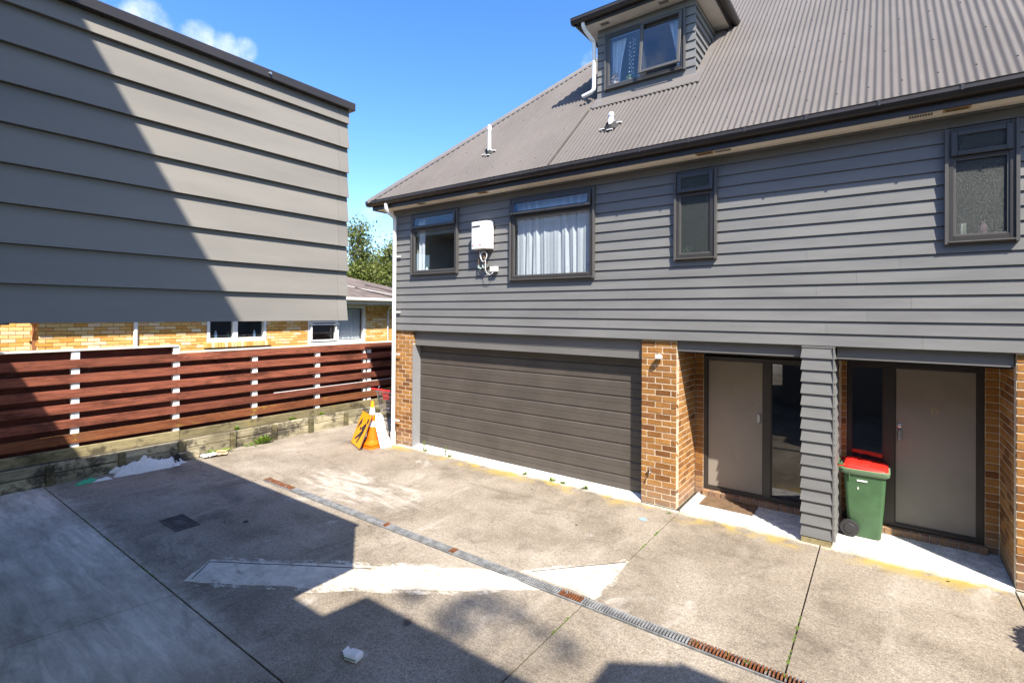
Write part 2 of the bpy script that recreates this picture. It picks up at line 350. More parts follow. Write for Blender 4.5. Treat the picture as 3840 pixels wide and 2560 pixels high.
# timber
def timber(name, a, b, lich, lf, grey=(.17, .15, .12)):
    m = NT(name); W = m.pos(obj=True); ob = m.node('ShaderNodeVectorMath', operation='ADD'); rr = m.rnd()
    cmb = m.node('ShaderNodeCombineXYZ'); m.l(m.math('MULTIPLY', rr, 37.0), cmb.inputs[0]); m.l(m.math('MULTIPLY', rr, 11.0), cmb.inputs[1])
    mp = m.node('ShaderNodeMapping'); mp.inputs['Scale'].default_value = (14, .55, 14); m.l(W, mp.inputs[0]); m.l(mp.outputs[0], ob.inputs[0]); m.l(cmb.outputs[0], ob.inputs[1])
    g = m.noise(2.6, 7, .68, ob.outputs[0], .7); g2 = m.noise(14, 4, .6, ob.outputs[0])
    col = m.mix(m.map(g, .3, .7), a, b); col = m.mix(1.0, col, m.ramp(rr, [(0, (.68,)*3), (.5, (1, 1, 1)), (1, (1.18,)*3)]), 'MULTIPLY'); col = m.mix(m.map(m.noise(1.3, 9, .75, m.pos((1, .7, 2.5))), .46, .66, 0, .8), col, tuple(v*.42 for v in a)); col = m.mix(m.map(g2, .55, .75, 0, .55), col, tuple(v*.45 for v in a))
    l = m.noise(1.9, 8, .72, m.pos((1, 1, 1.6))); col = m.mix(m.map(l, .58, .72, 0, .5), col, grey)
    l2 = m.noise(2.4, 8, .7, m.pos((1, .8, 1))); col = m.mix(m.map(l2, lf, lf+.12, 0, .85), col, lich)
    m.color(col).rough(.85, .25).bump(m.math('ADD', g, g2), .35, .006); return m.m
timber('fence_red', (.125, .038, .022), (.30, .096, .056), (.24, .16, .03), .66, (.05, .03, .02)); timber('fence_low', (.18, .055, .025), (.31, .115, .045), (.33, .225, .04), .56, (.10, .07, .04))
timber('fence_back', (.08, .022, .015), (.14, .04, .027), (.22, .16, .03), .72)
timber('sleeper', (.26, .225, .135), (.46, .41, .29), (.035, .03, .026), .47, (.34, .32, .2)); timber('sleeper_post', (.12, .105, .055), (.22, .19, .10), (.035, .03, .02), .5, (.2, .18, .07)); timber('sleeper_top', (.22, .185, .095), (.37, .31, .17), (.055, .045, .03), .5, (.42, .30, .05))
# glass
def glass(name, tint=(.9, .93, .95), refl=1.0, base=.0):
    m = NT(name); m.n.remove(m.b); t = m.node('ShaderNodeBsdfTransparent'); t.inputs[0].default_value = (*tint, 1); g = m.node('ShaderNodeBsdfGlossy'); g.inputs['Roughness'].default_value = .0; g.inputs[0].default_value = (refl,)*3+(1,)
    f = m.node('ShaderNodeLayerWeight'); mx = m.node('ShaderNodeMixShader'); fac = m.math('MULTIPLY', m.math('POWER', f.outputs['Facing'], 5.0), .9); fac = m.math('MINIMUM', m.math('ADD', fac, base), 1.0)
    m.l(fac, mx.inputs[0]); m.l(t.outputs[0], mx.inputs[1]); m.l(g.outputs[0], mx.inputs[2]); m.l(mx.outputs[0], m.out.inputs[0]); return m.m
glass('glass', base=.065); glass('dark_glass', (.3, .3, .3), 1, .085)
def frosted():
    m = NT('frosted_glass'); v = m.node('ShaderNodeTexVoronoi'); v.inputs['Scale'].default_value = 130; m.l(m.pos(), v.inputs['Vector'])
    n = m.noise(90, 4, .7); m.color(m.mix(m.map(n, .35, .65), (.03, .036, .035), (.085, .095, .09))).rough(.3, .6).bump(m.math('ADD', v.outputs['Distance'], n), .9, .004)
    t = m.node('ShaderNodeBsdfTransparent'); t.inputs[0].default_value = (.85, .9, .88, 1); mx = m.node('ShaderNodeMixShader'); m.l(m.map(n, .3, .7, .25, .6), mx.inputs[0]); m.l(t.outputs[0], mx.inputs[1]); m.l(m.b.outputs[0], mx.inputs[2]); m.l(mx.outputs[0], m.out.inputs[0])
frosted()
def sheer(name, a, lace=False, c=(.93, .93, .93)):
    m = NT(name); m.n.remove(m.b); d = m.node('ShaderNodeBsdfDiffuse'); d.inputs[0].default_value = (*c, 1); tl = m.node('ShaderNodeBsdfTranslucent'); tl.inputs[0].default_value = (*c, 1)
    tr = m.node('ShaderNodeBsdfTransparent'); m1 = m.node('ShaderNodeMixShader'); m1.inputs[0].default_value = .15; m.l(d.outputs[0], m1.inputs[1]); m.l(tl.outputs[0], m1.inputs[2])
    m2 = m.node('ShaderNodeMixShader'); m.l(tr.outputs[0], m2.inputs[1]); m.l(m1.outputs[0], m2.inputs[2])
    if lace:
        v = m.node('ShaderNodeTexVoronoi'); v.inputs['Scale'].default_value = 26; v.feature = 'F1'; m.l(m.pos((1, .6, 1)), v.inputs['Vector'])
        w = m.math('SINE', m.math('MULTIPLY', v.outputs['Distance'], 34.0)); X, Y, Z = m.xyz()
        low = m.map(Z, 4.15, 3.9); f = m.math('MULTIPLY', m.map(w, -.1, .5, 0, .3), low); m.l(m.math('SUBTRACT', a, f), m2.inputs[0])
    else: m2.inputs[0].default_value = a
    m.l(m2.outputs[0], m.out.inputs[0]); return m.m
sheer('lace', .99, True); sheer('curtain', .97); sheer('blue_curtain', .96, False, (.74, .79, .86)); sheer('plastic', .72, False, (.88, .89, .9))
def leafm(name, a, b, c):
    m = NT(name); m.n.remove(m.b); col = m.ramp(m.noise(2.2, 3, .6), [(.3, a), (.5, b), (.7, c)])
    col = m.mix(m.map(m.noise(40, 2, .5), .35, .65, 0, .6), col, a)
    d = m.node('ShaderNodeBsdfPrincipled'); d.inputs['Roughness'].default_value = .45; m.l(col, d.inputs['Base Color']); t = m.node('ShaderNodeBsdfTranslucent'); m.l(col, t.inputs[0])
    mx = m.node('ShaderNodeMixShader'); mx.inputs[0].default_value = .3; m.l(d.outputs[0], mx.inputs[1]); m.l(t.outputs[0], mx.inputs[2]); m.l(mx.outputs[0], m.out.inputs[0])
leafm('foliage', (.06, .085, .015), (.16, .20, .035), (.32, .32, .08)); leafm('weed', (.07, .13, .012), (.16, .25, .025), (.24, .33, .05)); leafm('succulent', (.02, .07, .045), (.05, .13, .08), (.12, .2, .14))
leafm('grass', (.04, .07, .015), (.07, .10, .02), (.1, .11, .03)); paint('bark', (.16, .12, .085), .95, .3, 8)
M = MATS

# ------------------------------------------------------------------ the setting
MB().box(-400, 400, -400, 400, -1.2, -.045).build('ground', M['grass'], kind='structure')
drv = MB().box(-10.7, 9, -26.1, 6, -.044, -.022).build('driveway', M['soil'], kind='structure')
def J4(y): return -8.2+(.03*(-y)/2.73 if y > -2.73 else .03-(-2.73-y)*.265) if y <= 0 else -8.2
def J3(y): return -5.36+(.26*(-y)/2.79 if y > -2.79 else .26-(-2.79-y)*.185)
cst = lambda v: (lambda y: v)
def slab(xa, xb, y0, y1, g=.006, mat='concrete', z=0):
    ys = [y0+g+(y1-y0-2*g)*k/4 for k in range(5)]
    poly = [(xa(y)+g, y, z) for y in ys]+[(xb(y)-g, y, z) for y in reversed(ys)]
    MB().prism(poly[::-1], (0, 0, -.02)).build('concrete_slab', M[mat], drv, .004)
bands = [(-9.2, -5.07), (-5.07, -2.862), (-2.718, -.012)]
cols = [(J4, J3), (J3, cst(-2.28)), (cst(-2.28), cst(-.6)), (cst(-.6), cst(1.07)), (cst(1.07), cst(4.2)), (cst(4.2), cst(8.9))]
for ya, yb in bands:
    for xa, xb in cols: slab(xa, xb, ya, yb)
slab(cst(-10.5), J4, -9.2, -5.07); slab(cst(-10.5), J4, -5.07, 0); slab(cst(-10.5), cst(-8.2), 0, 5.5); slab(cst(-8.17), cst(-7.7), -.012, .3)
slab(cst(-10.5), cst(-2.6), -26, -9.2); slab(J4, cst(-8.15), -2.862, -2.718, .001)  # first slab lies unseen behind the camera, added to bounce light
# porch concrete slabs and garage threshold
for a, b in ((-2.285, -.62), (-.615, 1.075)):
    MB().prism([(a, -.014, .014), (b, -.014, .014), (b, 1.0, .02), (a, 1.0, .02)], (0, 0, -.035)).build('porch_slab', M['porch_concrete'], drv, .004)
thr = MB()
thr.prism([(-7.73, -.012, .008), (-2.86, -.012, .008), (-2.86, .16, .045), (-2.86, .32, .045), (-7.73, .32, .045), (-7.73, .16, .045)], (0, 0, -.028)).build('garage_threshold', M['offwhite'], drv)
# moss in the joints
for (x, y, l) in ((-2.28, -1.35, .16), (-2.28, -3.25, .3), (-.6, -2.2, .8), (-6.2, -5.07, .5), (-7.6, -5.07, .7), (-2.28, -.9, .2), (-8.3, -5.07, .5)):
    mb = MB(); alongx = abs(y+5.07) < .01
    for k in range(14):
        t = random.uniform(-l/2, l/2); s = random.uniform(.004, .009)
        px, py = (x+t, y+random.uniform(-.003, .003)) if alongx else (x+random.uniform(-.003, .003), y+t)
        mb.box(px-s*1.6, px+s*1.6, py-s, py+s, -.02, -.004+random.uniform(0, .008))
    mb.build('joint_moss', M['moss'], drv, kind='stuff')
# cement patch strip
def jag(poly, step, amp):
    out = []
    for i in range(len(poly)):
        a, b = Vector(poly[i]), Vector(poly[(i+1) % len(poly)]); n = max(1, int((b-a).length/step))
        for k in range(n):
            p = a.lerp(b, k/n); q = mnoise.noise_vector(Vector((p.x*2.3, p.y*2.3, 7.1)))*1.6+mnoise.noise_vector(Vector((p.x*9, p.y*9, 3.3)))*.7; out.append((p.x+q.x*amp, p.y+q.y*amp, p.z))
    return out
for pl in ([(-5.72, -4.93), (-5.97, -4.55), (-5.3, -4.13), (-4.5, -3.60), (-4.18, -3.36), (-3.37, -2.875), (-2.75, -2.875), (-3.33, -3.35), (-3.87, -3.71), (-4.86, -4.40)],
           [(-3.1, -2.705), (-2.27, -1.80), (-2.245, -2.3), (-2.215, -2.705)]):
    cx_, cy_ = sum(p[0] for p in pl)/len(pl), sum(p[1] for p in pl)/len(pl); dirv = Vector((.86, .51)) if len(pl) > 5 else Vector((.6, .8)); nv_ = Vector((-dirv.y, dirv.x))
    fr_ = [(x+nv_.x*(.075 if (Vector((x-cx_, y-cy_)).dot(nv_)) > 0 else -.075), y+nv_.y*(.075 if (Vector((x-cx_, y-cy_)).dot(nv_)) > 0 else -.075)) if min(abs(y+2.79), 9) > .12 else (x, y) for x, y in pl]
    MB().prism([(x, y, .003) for x, y, _ in jag([(x, y, 0) for x, y in fr_], .025, .035)], (0, 0, -.002)).build('cement_smear', M['cement_smear'], drv)
    MB().prism([(x, y, .0045) for x, y, _ in jag([(x, y, 0) for x, y in pl], .03, .02)], (0, 0, -.004)).build('cement_patch', M['cement'], drv)
for a, b in (((-5.93, -4.585), (-4.4, -3.62)), ((-5.69, -4.86), (-5.93, -4.585)), ((-3.0, -2.63), (-2.28, -1.84))):
    a = Vector((*a, .006)); b = Vector((*b, .006)); MB().tube([a.lerp(b, k/6)+Vector((random.uniform(-.004, .004), random.uniform(-.004, .004), 0)) for k in range(7)], .0045, 5).build('patch_crack', M['dark'], drv)
# trench drain
dr = thing('trench_drain', 'long slotted steel trench drain crossing the concrete in front of the garage', 'drain', (-3.5, -2.79, 0))
X0, X1 = -8.13, .02
MB().box(X0, X1+4, -2.845, -2.735, -.0215, -.0205).build('drain_channel', M['dark'], dr)
for y in (-2.852, -2.742): box('edge_rail', M['galvanised'], dr, X0, X1+4, y, y+.014, -.02, .004)
rust_ranges = [(-8.13, -7.35), (-2.55, -2.3), (-1.3, -.45), (-4.02, -3.93), (-5.2, -5.1)]
barm = {}
for key in ('galvanised', 'rusted'):
    t = MB().box(-.0065, .0065, -.05, .05, -.012, .0025).build('bar', M[key], dr, .0012); barm[key] = t.data; bpy.data.objects.remove(t)
n = 0; x = X0+.013
while x < X1+.2 and n < 299:
    r = any(a < x < b for a, b in rust_ranges)
    o = bpy.data.objects.new('bar', barm['rusted' if r else 'galvanised']); o.location = (x, -2.79, 0); link(o, dr); x += .0272; n += 1
mbx = MB()
while x < X1+4: mbx.box(x-.0075, x+.0075, -2.84, -2.74, -.012, .0025); x += .0272
mbx.build('bar_run', M['galvanised'], dr, kind='stuff')
mb = MB()
for k in range(16):
    t = -8.1+.78*k/16; mb.add([(t, -2.80+random.uniform(-.012, .012), .006), (t+.05, -2.80+random.uniform(-.012, .012), .006), (t+.05, -2.742, .0065), (t, -2.742, .0065)], [(0, 1, 2, 3)])
mb.build('rust_plate', M['rusted'], dr)
# manhole
mh = thing('manhole_cover', 'rusty square cast iron manhole cover set in the concrete', 'manhole', (-7.33, -4.36, 0))
MB().box(-7.6, -7.07, -4.5, -4.22, -.002, .004).build('plate', M['iron'], mh)
MB().ring_frame(-7.6, -7.07, 0, .28, .02, 0, .012).xf(Matrix(((1, 0, 0, 0), (0, 0, 1, -4.5), (0, 1, 0, .001), (0, 0, 0, 1)))).build('rim', M['iron'], mh)
mb = MB()
for i in range(-3, 9):
    for s in (1, -1):
        a = Vector((-7.6+.066*i+.0, -4.48, .006)); b = a+Vector((.24*s*.85, .24, 0))
        if s < 0: a.x += .2; b.x += .2
        pts = [p for p in (a.lerp(b, t/10) for t in range(11)) if -7.58 < p.x < -7.09]
        if len(pts) > 1: mb.tube([pts[0], pts[-1]], .004, 4)
mb.build('tread_ribs', M['iron'], mh)
box('lettering_plate', M['iron'], mh, -7.43, -7.24, -4.41, -4.31, .003, .009)
MB().lathe([(.05, .001), (.052, .006), (.044, .007), (.04, .005)], (-2.58, -.6, 0), 20).build('inspection_cap', M['blue_cap'], None, label='small round blue inspection cap set in the concrete by the brick pillar', cat='drain cap')
MB().lathe([(.03, .001), (.034, .008), (.026, .008), (.022, .002)], (-6.69, -3.83, 0), 16).build('rubber_ring', M['rubber'], None, label='small black rubber ring lying on the shaded concrete', cat='ring')

# ------------------------------------------------------------------ brick helper
BM = {}
def brick_mesh(L, H, D, mat, v):
    k = (round(L, 3), round(H, 3), round(D, 3), mat, v)
    if k not in BM:
        rng = random.Random(str(k)); bm = bmesh.new(); bmesh.ops.create_cube(bm, size=1)
        for q in bm.verts: q.co = Vector((q.co.x*L, q.co.y*D, q.co.z*H))
        bmesh.ops.bevel(bm, geom=list(bm.edges), offset=.0045, segments=1, affect='EDGES')
        for q in bm.verts: q.co += Vector((rng.uniform(-.0018, .0018), rng.uniform(-.002, .002), rng.uniform(-.0016, .0016)))
        me = bpy.data.meshes.new('brick'); bm.to_mesh(me); bm.free(); me.materials.append(M[mat]); BM[k] = me
    return BM[k]
def lay(parent, px, py, pz, rz, L, H=.0755, D=.1, mat='brick', name='brick'):
    q = round(L/.01)*.01 if mat == 'yellow_brick' else L
    o = bpy.data.objects.new(name, brick_mesh(q, H, D, mat, random.randrange(4)))
    o.location = (px+random.uniform(-.001, .001), py+random.uniform(-.0015, .0015), pz); o.rotation_euler = (random.uniform(-.006, .006), random.uniform(-.004, .004), rz); return link(o, parent)
CH = .0869
def course_wall(parent, a0, a1, const, axis, out, z0, rows, L=.23, patt=None, D=.1, skip_last=False):
    """bricks along axis 'x' (face at y=const, outward -y) or 'y' (face at x=const, outward out)"""
    for r in range(rows):
        z = z0+r*CH+.043
        segs = []
        if patt: 
            p = a0
            for w in patt[r % 2]: segs.append((p, p+w)); p += w
        else:
            p = a0-(L/2 if r % 2 else 0)
            while p < a1-.02:
                s0, s1 = max(p, a0), min(p+L, a1)
                if s1-s0 > .03: segs.append((s0, s1))
                p += L
        for s0, s1 in segs:
            c, ln = (s0+s1)/2, s1-s0-.011
            if axis == 'x': lay(parent, c, const+D/2, z, 0, ln, D=D)
            else: lay(parent, const-out*D/2, c, z, math.pi/2*out, ln, D=D)

# ------------------------------------------------------------------ the townhouse
th = thing('townhouse', 'two-storey grey weatherboard townhouse with brown corrugated roof, dormer, double garage and brick pillars', 'house', (-2, 4, 0))
ZS, EX, NB = 2.38, .1474, 17
HL, HR = -8.27, 4.6
WIN = dict(w1=(-7.72, -6.45, 3.50, 4.72), w2=(-5.23, -3.60, 3.307, 4.715), w3=(-2.362, -1.79, 3.50, 4.715), w4=(.523, 1.095, 3.51, 4.72))
def board(mb, x0, x1, zk, za, zb, y0=0.0, ex=EX):
    yf = lambda z: y0-.040+.019*(z-zk)/ex
    return mb.prof([(yf(za), za), (yf(zb), zb), (y0-.006, zb), (y0-.006, za)], x0, x1)
def pieces(x0, x1, za, zb, wins):
    xs = sorted({x0, x1} | {v for w in wins for v in w[:2] if x0 < v < x1}); out = []
    for a, b in zip(xs[:-1], xs[1:]):
        m = (a+b)/2; w = next((w for w in wins if w[0] < m < w[1]), None)
        if w is None or w[3] <= za or w[2] >= zb: out.append((a, b, za, zb))
        else:
            if w[2] > za+.004: out.append((a, b, za, min(zb, w[2])))
            if w[3] < zb-.004: out.append((a, b, max(za, w[3]), zb))
    merged = []
    for p in out:
        if merged and merged[-1][1] == p[0] and merged[-1][2:] == p[2:]: merged[-1] = (merged[-1][0], p[1], *p[2:])
        else: merged.append(p)
    return merged
wl = list(WIN.values())
for k in range(NB):
    zk = ZS+EX*k
    for a, b, za, zb in pieces(HL-.04, HR, zk, min(zk+EX-.002, 4.885), wl):
        # butt joints as in real cladding
        cuts = [a]+[c for c in (-4.75+((k*1.37) % 1.9), .35-((k*.9) % 1.3)) if a+.6 < c < b-.6 and zb-za > .1 and k < 8]+[b]
        for c0, c1 in zip(cuts[:-1], cuts[1:]): board(MB(), c0+(.0008 if c0 != a else 0), c1-(.0008 if c1 != b else 0), zk, za, zb).build('weatherboard', M['siding'], th)
mb = MB()
for a, b, za, zb in pieces(HL, HR, ZS+.003, 4.885, [(w[0]+.02, w[1]-.02, w[2]+.02, w[3]-.02) for w in wl]): mb.box(a, b, -.004, .1, za, zb)
mb.build('wall', M['siding'], th)
# left gable-end cladding, outside face of the wall seen edge-on
for k in range(NB):
    zk = ZS+EX*k; zt = zk+EX-.002
    MB().prism([(HL-.041, -.001, zk), (HL-.021, -.001, zt), (HL-.006, -.001, zt), (HL-.006, -.001, zk)], (0, 9, 0)).build('side_weatherboard', M['siding'], th)
MB().box(HL, HL+.1, .1, 9, .0, 4.9).box(HR-.1, HR, .1, 9, 0, 4.9).box(HL, HR, 9, 9.1, 0, 4.9).box(HL+.1, HR-.1, .1, 9, 2.39, 2.45).build('rear_wall', M['siding'], th)
box('frieze', M['siding'], th, HL-.04, HR, -.05, -.006, 4.846, 4.884)
# windows
def window(parent, x0, x1, z0, z1, zt, y=-.0, openang=0, vertical=False, frost=False, room=True, depth=1.6):
    Y0 = y-.075
    fr = MB()
    fr.ring_frame(x0+.022, x1-.022, z0+.02, z1-.012, .05, Y0, y+.04, .052)
    if not vertical: fr.box(x0+.07, x1-.07, Y0+.004, y+.038, zt-.03, zt+.012)
    else: fr.box(zt-.03, zt+.03, Y0+.004, y+.038, z0+.07, z1-.06)
    w = fr.build('window', M['frame'], parent, .003)
    [box('side_facing', M['facing'], w, q, q+.03, y-.092, y-.005, z0-.012, z1, .002) for q in (x0, x1-.03)]
    MB().prof([(y-.098, z0+.004), (y-.098, z0+.016), (y-.02, z0+.03), (y-.02, z0-.006)], x0+.028, x1-.028).build('sill', M['facing'], w, .002)
    gm = M['frosted_glass' if frost else 'glass']
    if not vertical:
        f2 = MB().ring_frame(x0+.07, x1-.07, z0+.068, zt-.028, .022, Y0+.012, Y0+.04); f2.build('bead', M['facing'], w, .002)
        box('pane', gm, w, x0+.088, x1-.088, Y0+.03, Y0+.036, z0+.088, zt-.048)
        sx0, sx1, sz0, sz1 = x0+.05, x1-.05, zt-.005, z1-.04
    else:
        f2 = MB().ring_frame(x0+.07, zt-.028, z0+.068, z1-.06, .022, Y0+.012, Y0+.04); f2.build('bead', M['facing'], w, .002)
        box('pane', gm, w, x0+.088, zt-.046, Y0+.03, Y0+.036, z0+.088, z1-.078)
        sx0, sx1, sz0, sz1 = zt-.02, x1-.05, z0+.055, z1-.035
    T = Matrix.Translation((0, Y0-.004, sz1)) @ Matrix.Rotation(openang, 4, 'X') @ Matrix.Translation((0, -(Y0-.004), -sz1))
    sw = .05
    MB().ring_frame(sx0, sx1, sz0, sz1, sw, Y0-.02, Y0+.012).xf(T).build('sash', M['facing'] if vertical else M['frame'], w, .004)
    MB().box(sx0+sw-.004, sx1-sw+.004, Y0-.004, Y0+.002, sz0+sw-.004, sz1-sw+.004).xf(T).build('pane', gm, w)
    if room:
        i0, i1, k0, k1 = x0-.05, x1+.05, z0-.05, z1+.05; ya, yb = y+.101, y+depth
        MB().box(i0, i0+.02, ya, yb, k0, k1).box(i1-.02, i1, ya, yb, k0, k1).box(i0, i1, yb, yb+.02, k0, k1).box(i0, i1, ya, yb, k0-.02, k0).box(i0, i1, ya, yb, k1, k1+.02).build('room_lining', M['interior'], w)
        MB().ring_frame(x0+.02, x1-.02, z0+.02, z1-.02, .018, y+.041, y+.1).build('reveal', M['white'], w)
    return w
W1 = window(th, *WIN['w1'], 4.425, openang=R(-6)); W2 = window(th, *WIN['w2'], 4.425, openang=R(-13)); W3 = window(th, *WIN['w3'], 4.425, openang=R(-5), frost=True); W4 = window(th, *WIN['w4'], 4.425, openang=R(-2), frost=True)
# eaves
GY, GZ = -.43, 5.052
GL = -8.74
def gutter_prof(y, z): return [(y, z), (y+.006, z-.015), (y+.004, z-.05), (y+.03, z-.095), (y+.05, z-.105), (y+.115, z-.105), (y+.115, z-.02), (y+.107, z-.02), (y+.107, z-.097), (y+.055, z-.097), (y+.038, z-.09), (y+.012, z-.05), (y+.012, z)]
gut = MB().prof(gutter_prof(GY, GZ), GL, HR+.4).build('gutter', M['gutter'], th)
gut2 = MB().prism([(GL-(y-GY), y, z) if False else (GL+(y-GY), GY+.012, z) for y, z in gutter_prof(GY, GZ)], (0, 9.5, 0)).build('gutter', M['gutter'], th)
for x in (-8.5, -7.9, -7.29, -6.7, -6.09, -5.42, -4.75, -4.08, -3.41, -2.73, -2.06, -1.38, -.72, -.04, .63, 1.3):
    MB().box(x-.012, x+.012, GY-.0035, GY+.002, GZ-.06, GZ+.002).box(x-.012, x+.012, GY-.003, GY+.06, GZ+.001, GZ+.005).build('gutter_bracket', M['frame'], gut)
box('fascia', M['bronze'], th, GL+.1, HR+.4, -.314, -.29, 4.868, 5.02); box('fascia', M['bronze'], th, GL+.1, GL+.125, -.29, 9, 4.868, 5.02)
sof = box('soffit', M['soffit'], th, GL+.125, HR+.4, -.29, -.004, 4.888, 4.9); MB().box(GL+.125, HL+.0, -.004, 9, 4.8885, 4.8995).build('soffit', M['soffit'], th)
box('soffit_strip', M['soffit'], sof, HL, HR, -.075, -.05, 4.872, 4.888)
for x, tan in ((-7.31, 0), (-5.75, 1), (-1.92, 1), (-1.69, 0), (.32, 0), (.61, 1)):
    v = box('soffit_vent', M['tan_vent' if tan else 'soffit'], sof, x-.11, x+.11, -.235, -.135, 4.879, 4.888)
    if not tan:
        mb = MB()
        for i in range(9):
            for j in range(3): mb.box(x-.1+i*.0225, x-.083+i*.0225, -.225+j*.029, -.203+j*.029, 4.8775, 4.8791)
        mb.build('vent_slots', M['dark'], v)
    else: box('vent_slots', M['mat_brown'], v, x-.09, x+.09, -.22, -.15, 4.8775, 4.8791)
# roof
TA = math.tan(R(44)); RY0, RZ0 = -.385, 5.06; RIDGE_Y = 4.9
rz = lambda y: RZ0+TA*(y-RY0)
nrm = Vector((0, -math.sin(R(44)), math.cos(R(44))))
roof = MB().add([(GL+.08, RY0+.04, RZ0-.02), (HR+.4, RY0+.04, RZ0-.02), (HR+.4, RIDGE_Y, rz(RIDGE_Y)-.06), (GL+.08+(RIDGE_Y-RY0), RIDGE_Y, rz(RIDGE_Y)-.06), (GL+.08, 9.6, RZ0-.02), (HR+.4, 9.6, RZ0-.02)],
                [(0, 1, 2, 3), (0, 3, 4), (3, 2, 5, 4), (1, 5, 2)]).build('roof', M['roof_steel'], th)
pitchw = .0755; NS = 8
def sheet(xa, nw):
    mb = MB(); cols_ = []
    for i in range(nw*NS+1):
        x = xa+i*pitchw/NS; yt = min(RIDGE_Y, RY0+(x-(GL+.06)))
        if yt <= RY0+.02: yt = RY0+.02
        h = .0098*math.cos(2*math.pi*i/NS)
        cols_.append(((x, RY0, RZ0+0) , (x, yt, rz(yt)), h))
    vs = []
    for a, b, h in cols_: vs += [tuple(Vector(a)+nrm*h), tuple(Vector(b)+nrm*h)]
    fs = [(2*i, 2*i+2, 2*i+3, 2*i+1) for i in range(len(cols_)-1)]
    mb.add(vs, fs).build('roof_sheet', M['roof_steel'], roof, smooth='all', recalc=False)
x = GL+.07; k = 0
while x < HR+.3: sheet(x, 10); x += pitchw*10
# fixing screws, gathered because they are tiny
mb = MB()
for j, ys in enumerate((-.12, .55, 1.25, 1.95, 2.65, 3.35, 4.05)):
    x = GL+.07+pitchw*(5+(j % 2)*2)
    while x < HR:
        if ys < RY0+(x-GL)-.15 and not (-4.4 < x < -2.3 and ys > .95):
            p = Vector((x, ys, rz(ys)))+nrm*.010; mb.add([p+Vector((dx, 0, 0))+Vector((0, dy*.7, dy*.7)) for dx, dy in ((-.008, -.008), (.008, -.008), (.008, .008), (-.008, .008))]+[p+nrm*.012], [(0, 1, 4), (1, 2, 4), (2, 3, 4), (3, 0, 4)])
        x += pitchw*(6 if j % 2 else 4)
mb.build('roof_screws', M['frame'], roof, kind='stuff')
# hip capping
hp = [Vector((GL+.04+t, RY0-.02+t, RZ0+.012+TA*(t-.02))) for t in (0, 5.0)]
hd = (hp[1]-hp[0]).normalized(); ha = Vector((1, -1, 0)).normalized(); hb = ha.cross(hd) if ha.cross(hd).z > 0 else hd.cross(ha)
def capring(p): return [tuple(p+ha*x+hb*z) for x, z in ((-.13, -.075), (-.05, -.01), (-.03, .02), (.0, .032), (.03, .02), (.05, -.01), (.13, -.062), (.13, -.07), (.0, -.02))]
MB().loft([capring(hp[0]), capring(hp[1])]).build('hip_cap', M['flashing'], roof)
mb = MB()
for i in range(66):
    t = .12+i*pitchw; p = hp[0]+hd*(t*1.414*1.22)+ha*.135-hb*.064
    mb.add([p, p+hd*.09, p+hd*.045-hb*.014+ha*.018], [(0, 1, 2)])
mb.build('soft_edging', M['flashing'], roof, kind='stuff')
# discoloured sheet lap running down from the dormer spout
mb = MB().add([tuple(Vector((x+dx, y, rz(y)))+nrm*.0125) for y, x, dx in ((-.36, -4.265, -.012), (-.36, -4.265, .012), (1.0, -4.265, .018), (1.0, -4.265, -.018))], [(0, 1, 2, 3)]).build('sheet_lap', M['lap'], roof)
# vents through the roof
def roof_pipe(x, y, r, h, name, dome):
    z = rz(y); p = MB(); prof = [(r*1.15, z-.05), (r*1.15, z+.1), (r, z+.12), (r, z+h-.12), (r*1.2, z+h-.12), (r*1.2, z+h-.05), (r*.7, z+h-.01), (r*.2, z+h)] if dome else [(r, z-.05), (r, z+h*.55), (r*.8, z+h*.6), (r*.8, z+h*.75), (r*1.0, z+h*.78), (r*1.0, z+h), (r*.9, z+h)]
    o = p.lathe(prof, (x, y, 0), 16).build(name, M['white'], roof, smooth=True)
    mb = MB(); n = 14; rings = []
    for rr, up_ in ((r*1.3, .07), (r*1.9, .03), (r*3.0, .004)):
        ring = []
        for k in range(n):
            a = 2*math.pi*k/n; dx, dy = rr*math.cos(a), rr*math.sin(a)*.75; q = Vector((x+dx, y+dy, rz(y+dy)))+nrm*(up_+.012+(.012*math.sin(k*2.7) if rr > 2*r else 0)); ring.append(tuple(q))
        rings.append(ring)
    mb.loft(rings, False).build('pipe_boot', M['dark'], o, smooth=True)
    mb = MB()
    for k in (1, 4, 8, 11):
        a = 2*math.pi*k/n; q = Vector((x+r*3*math.cos(a), y+r*2.2*math.sin(a), 0)); q.z = rz(q.y); q += nrm*.02; mb.box(q.x-.045, q.x+.045, q.y-.02, q.y+.02, q.z, q.z+.012)
    mb.build('sealant', M['white'], o)
roof_pipe(-6.03, .34, .032, .56, 'vent_pipe', True); roof_pipe(-3.5, .29, .046, .23, 'flue', False)

# dormer
DX0, DX1, DY, DZ0, DZ1 = -4.235, -2.47, 1.29, 6.66, 7.93
dm = MB().box(DX0+.02, DX0+.1, DY+.1, 4.2, DZ0, DZ1).box(DX1-.1, DX1-.02, DY+.1, 4.2, DZ0, DZ1).build('dormer', M['siding'], th)
dwin = (-4.075, -2.625, 6.775, 7.80)
nb = 9; dex = (DZ1-DZ0)/nb
for k in range(nb):
    zk = DZ0+dex*k
    for a, b, za, zb in pieces(DX0, DX1, zk, zk+dex-.002, [dwin]): board(MB(), a, b, zk, za, zb, DY, dex).build('weatherboard', M['siding'], dm)
    for sx, X in ((-1, DX0), (1, DX1)):
        MB().prism([(X+sx*.003, DY+.0, zk), (X+sx*(-.026), DY+.0, zk+dex-.002), (X-sx*.04, DY+.0, zk+dex-.002), (X-sx*.04, DY+.0, zk)], (0, 2.9, 0)).build('side_weatherboard', M['siding'], dm)
mb = MB()
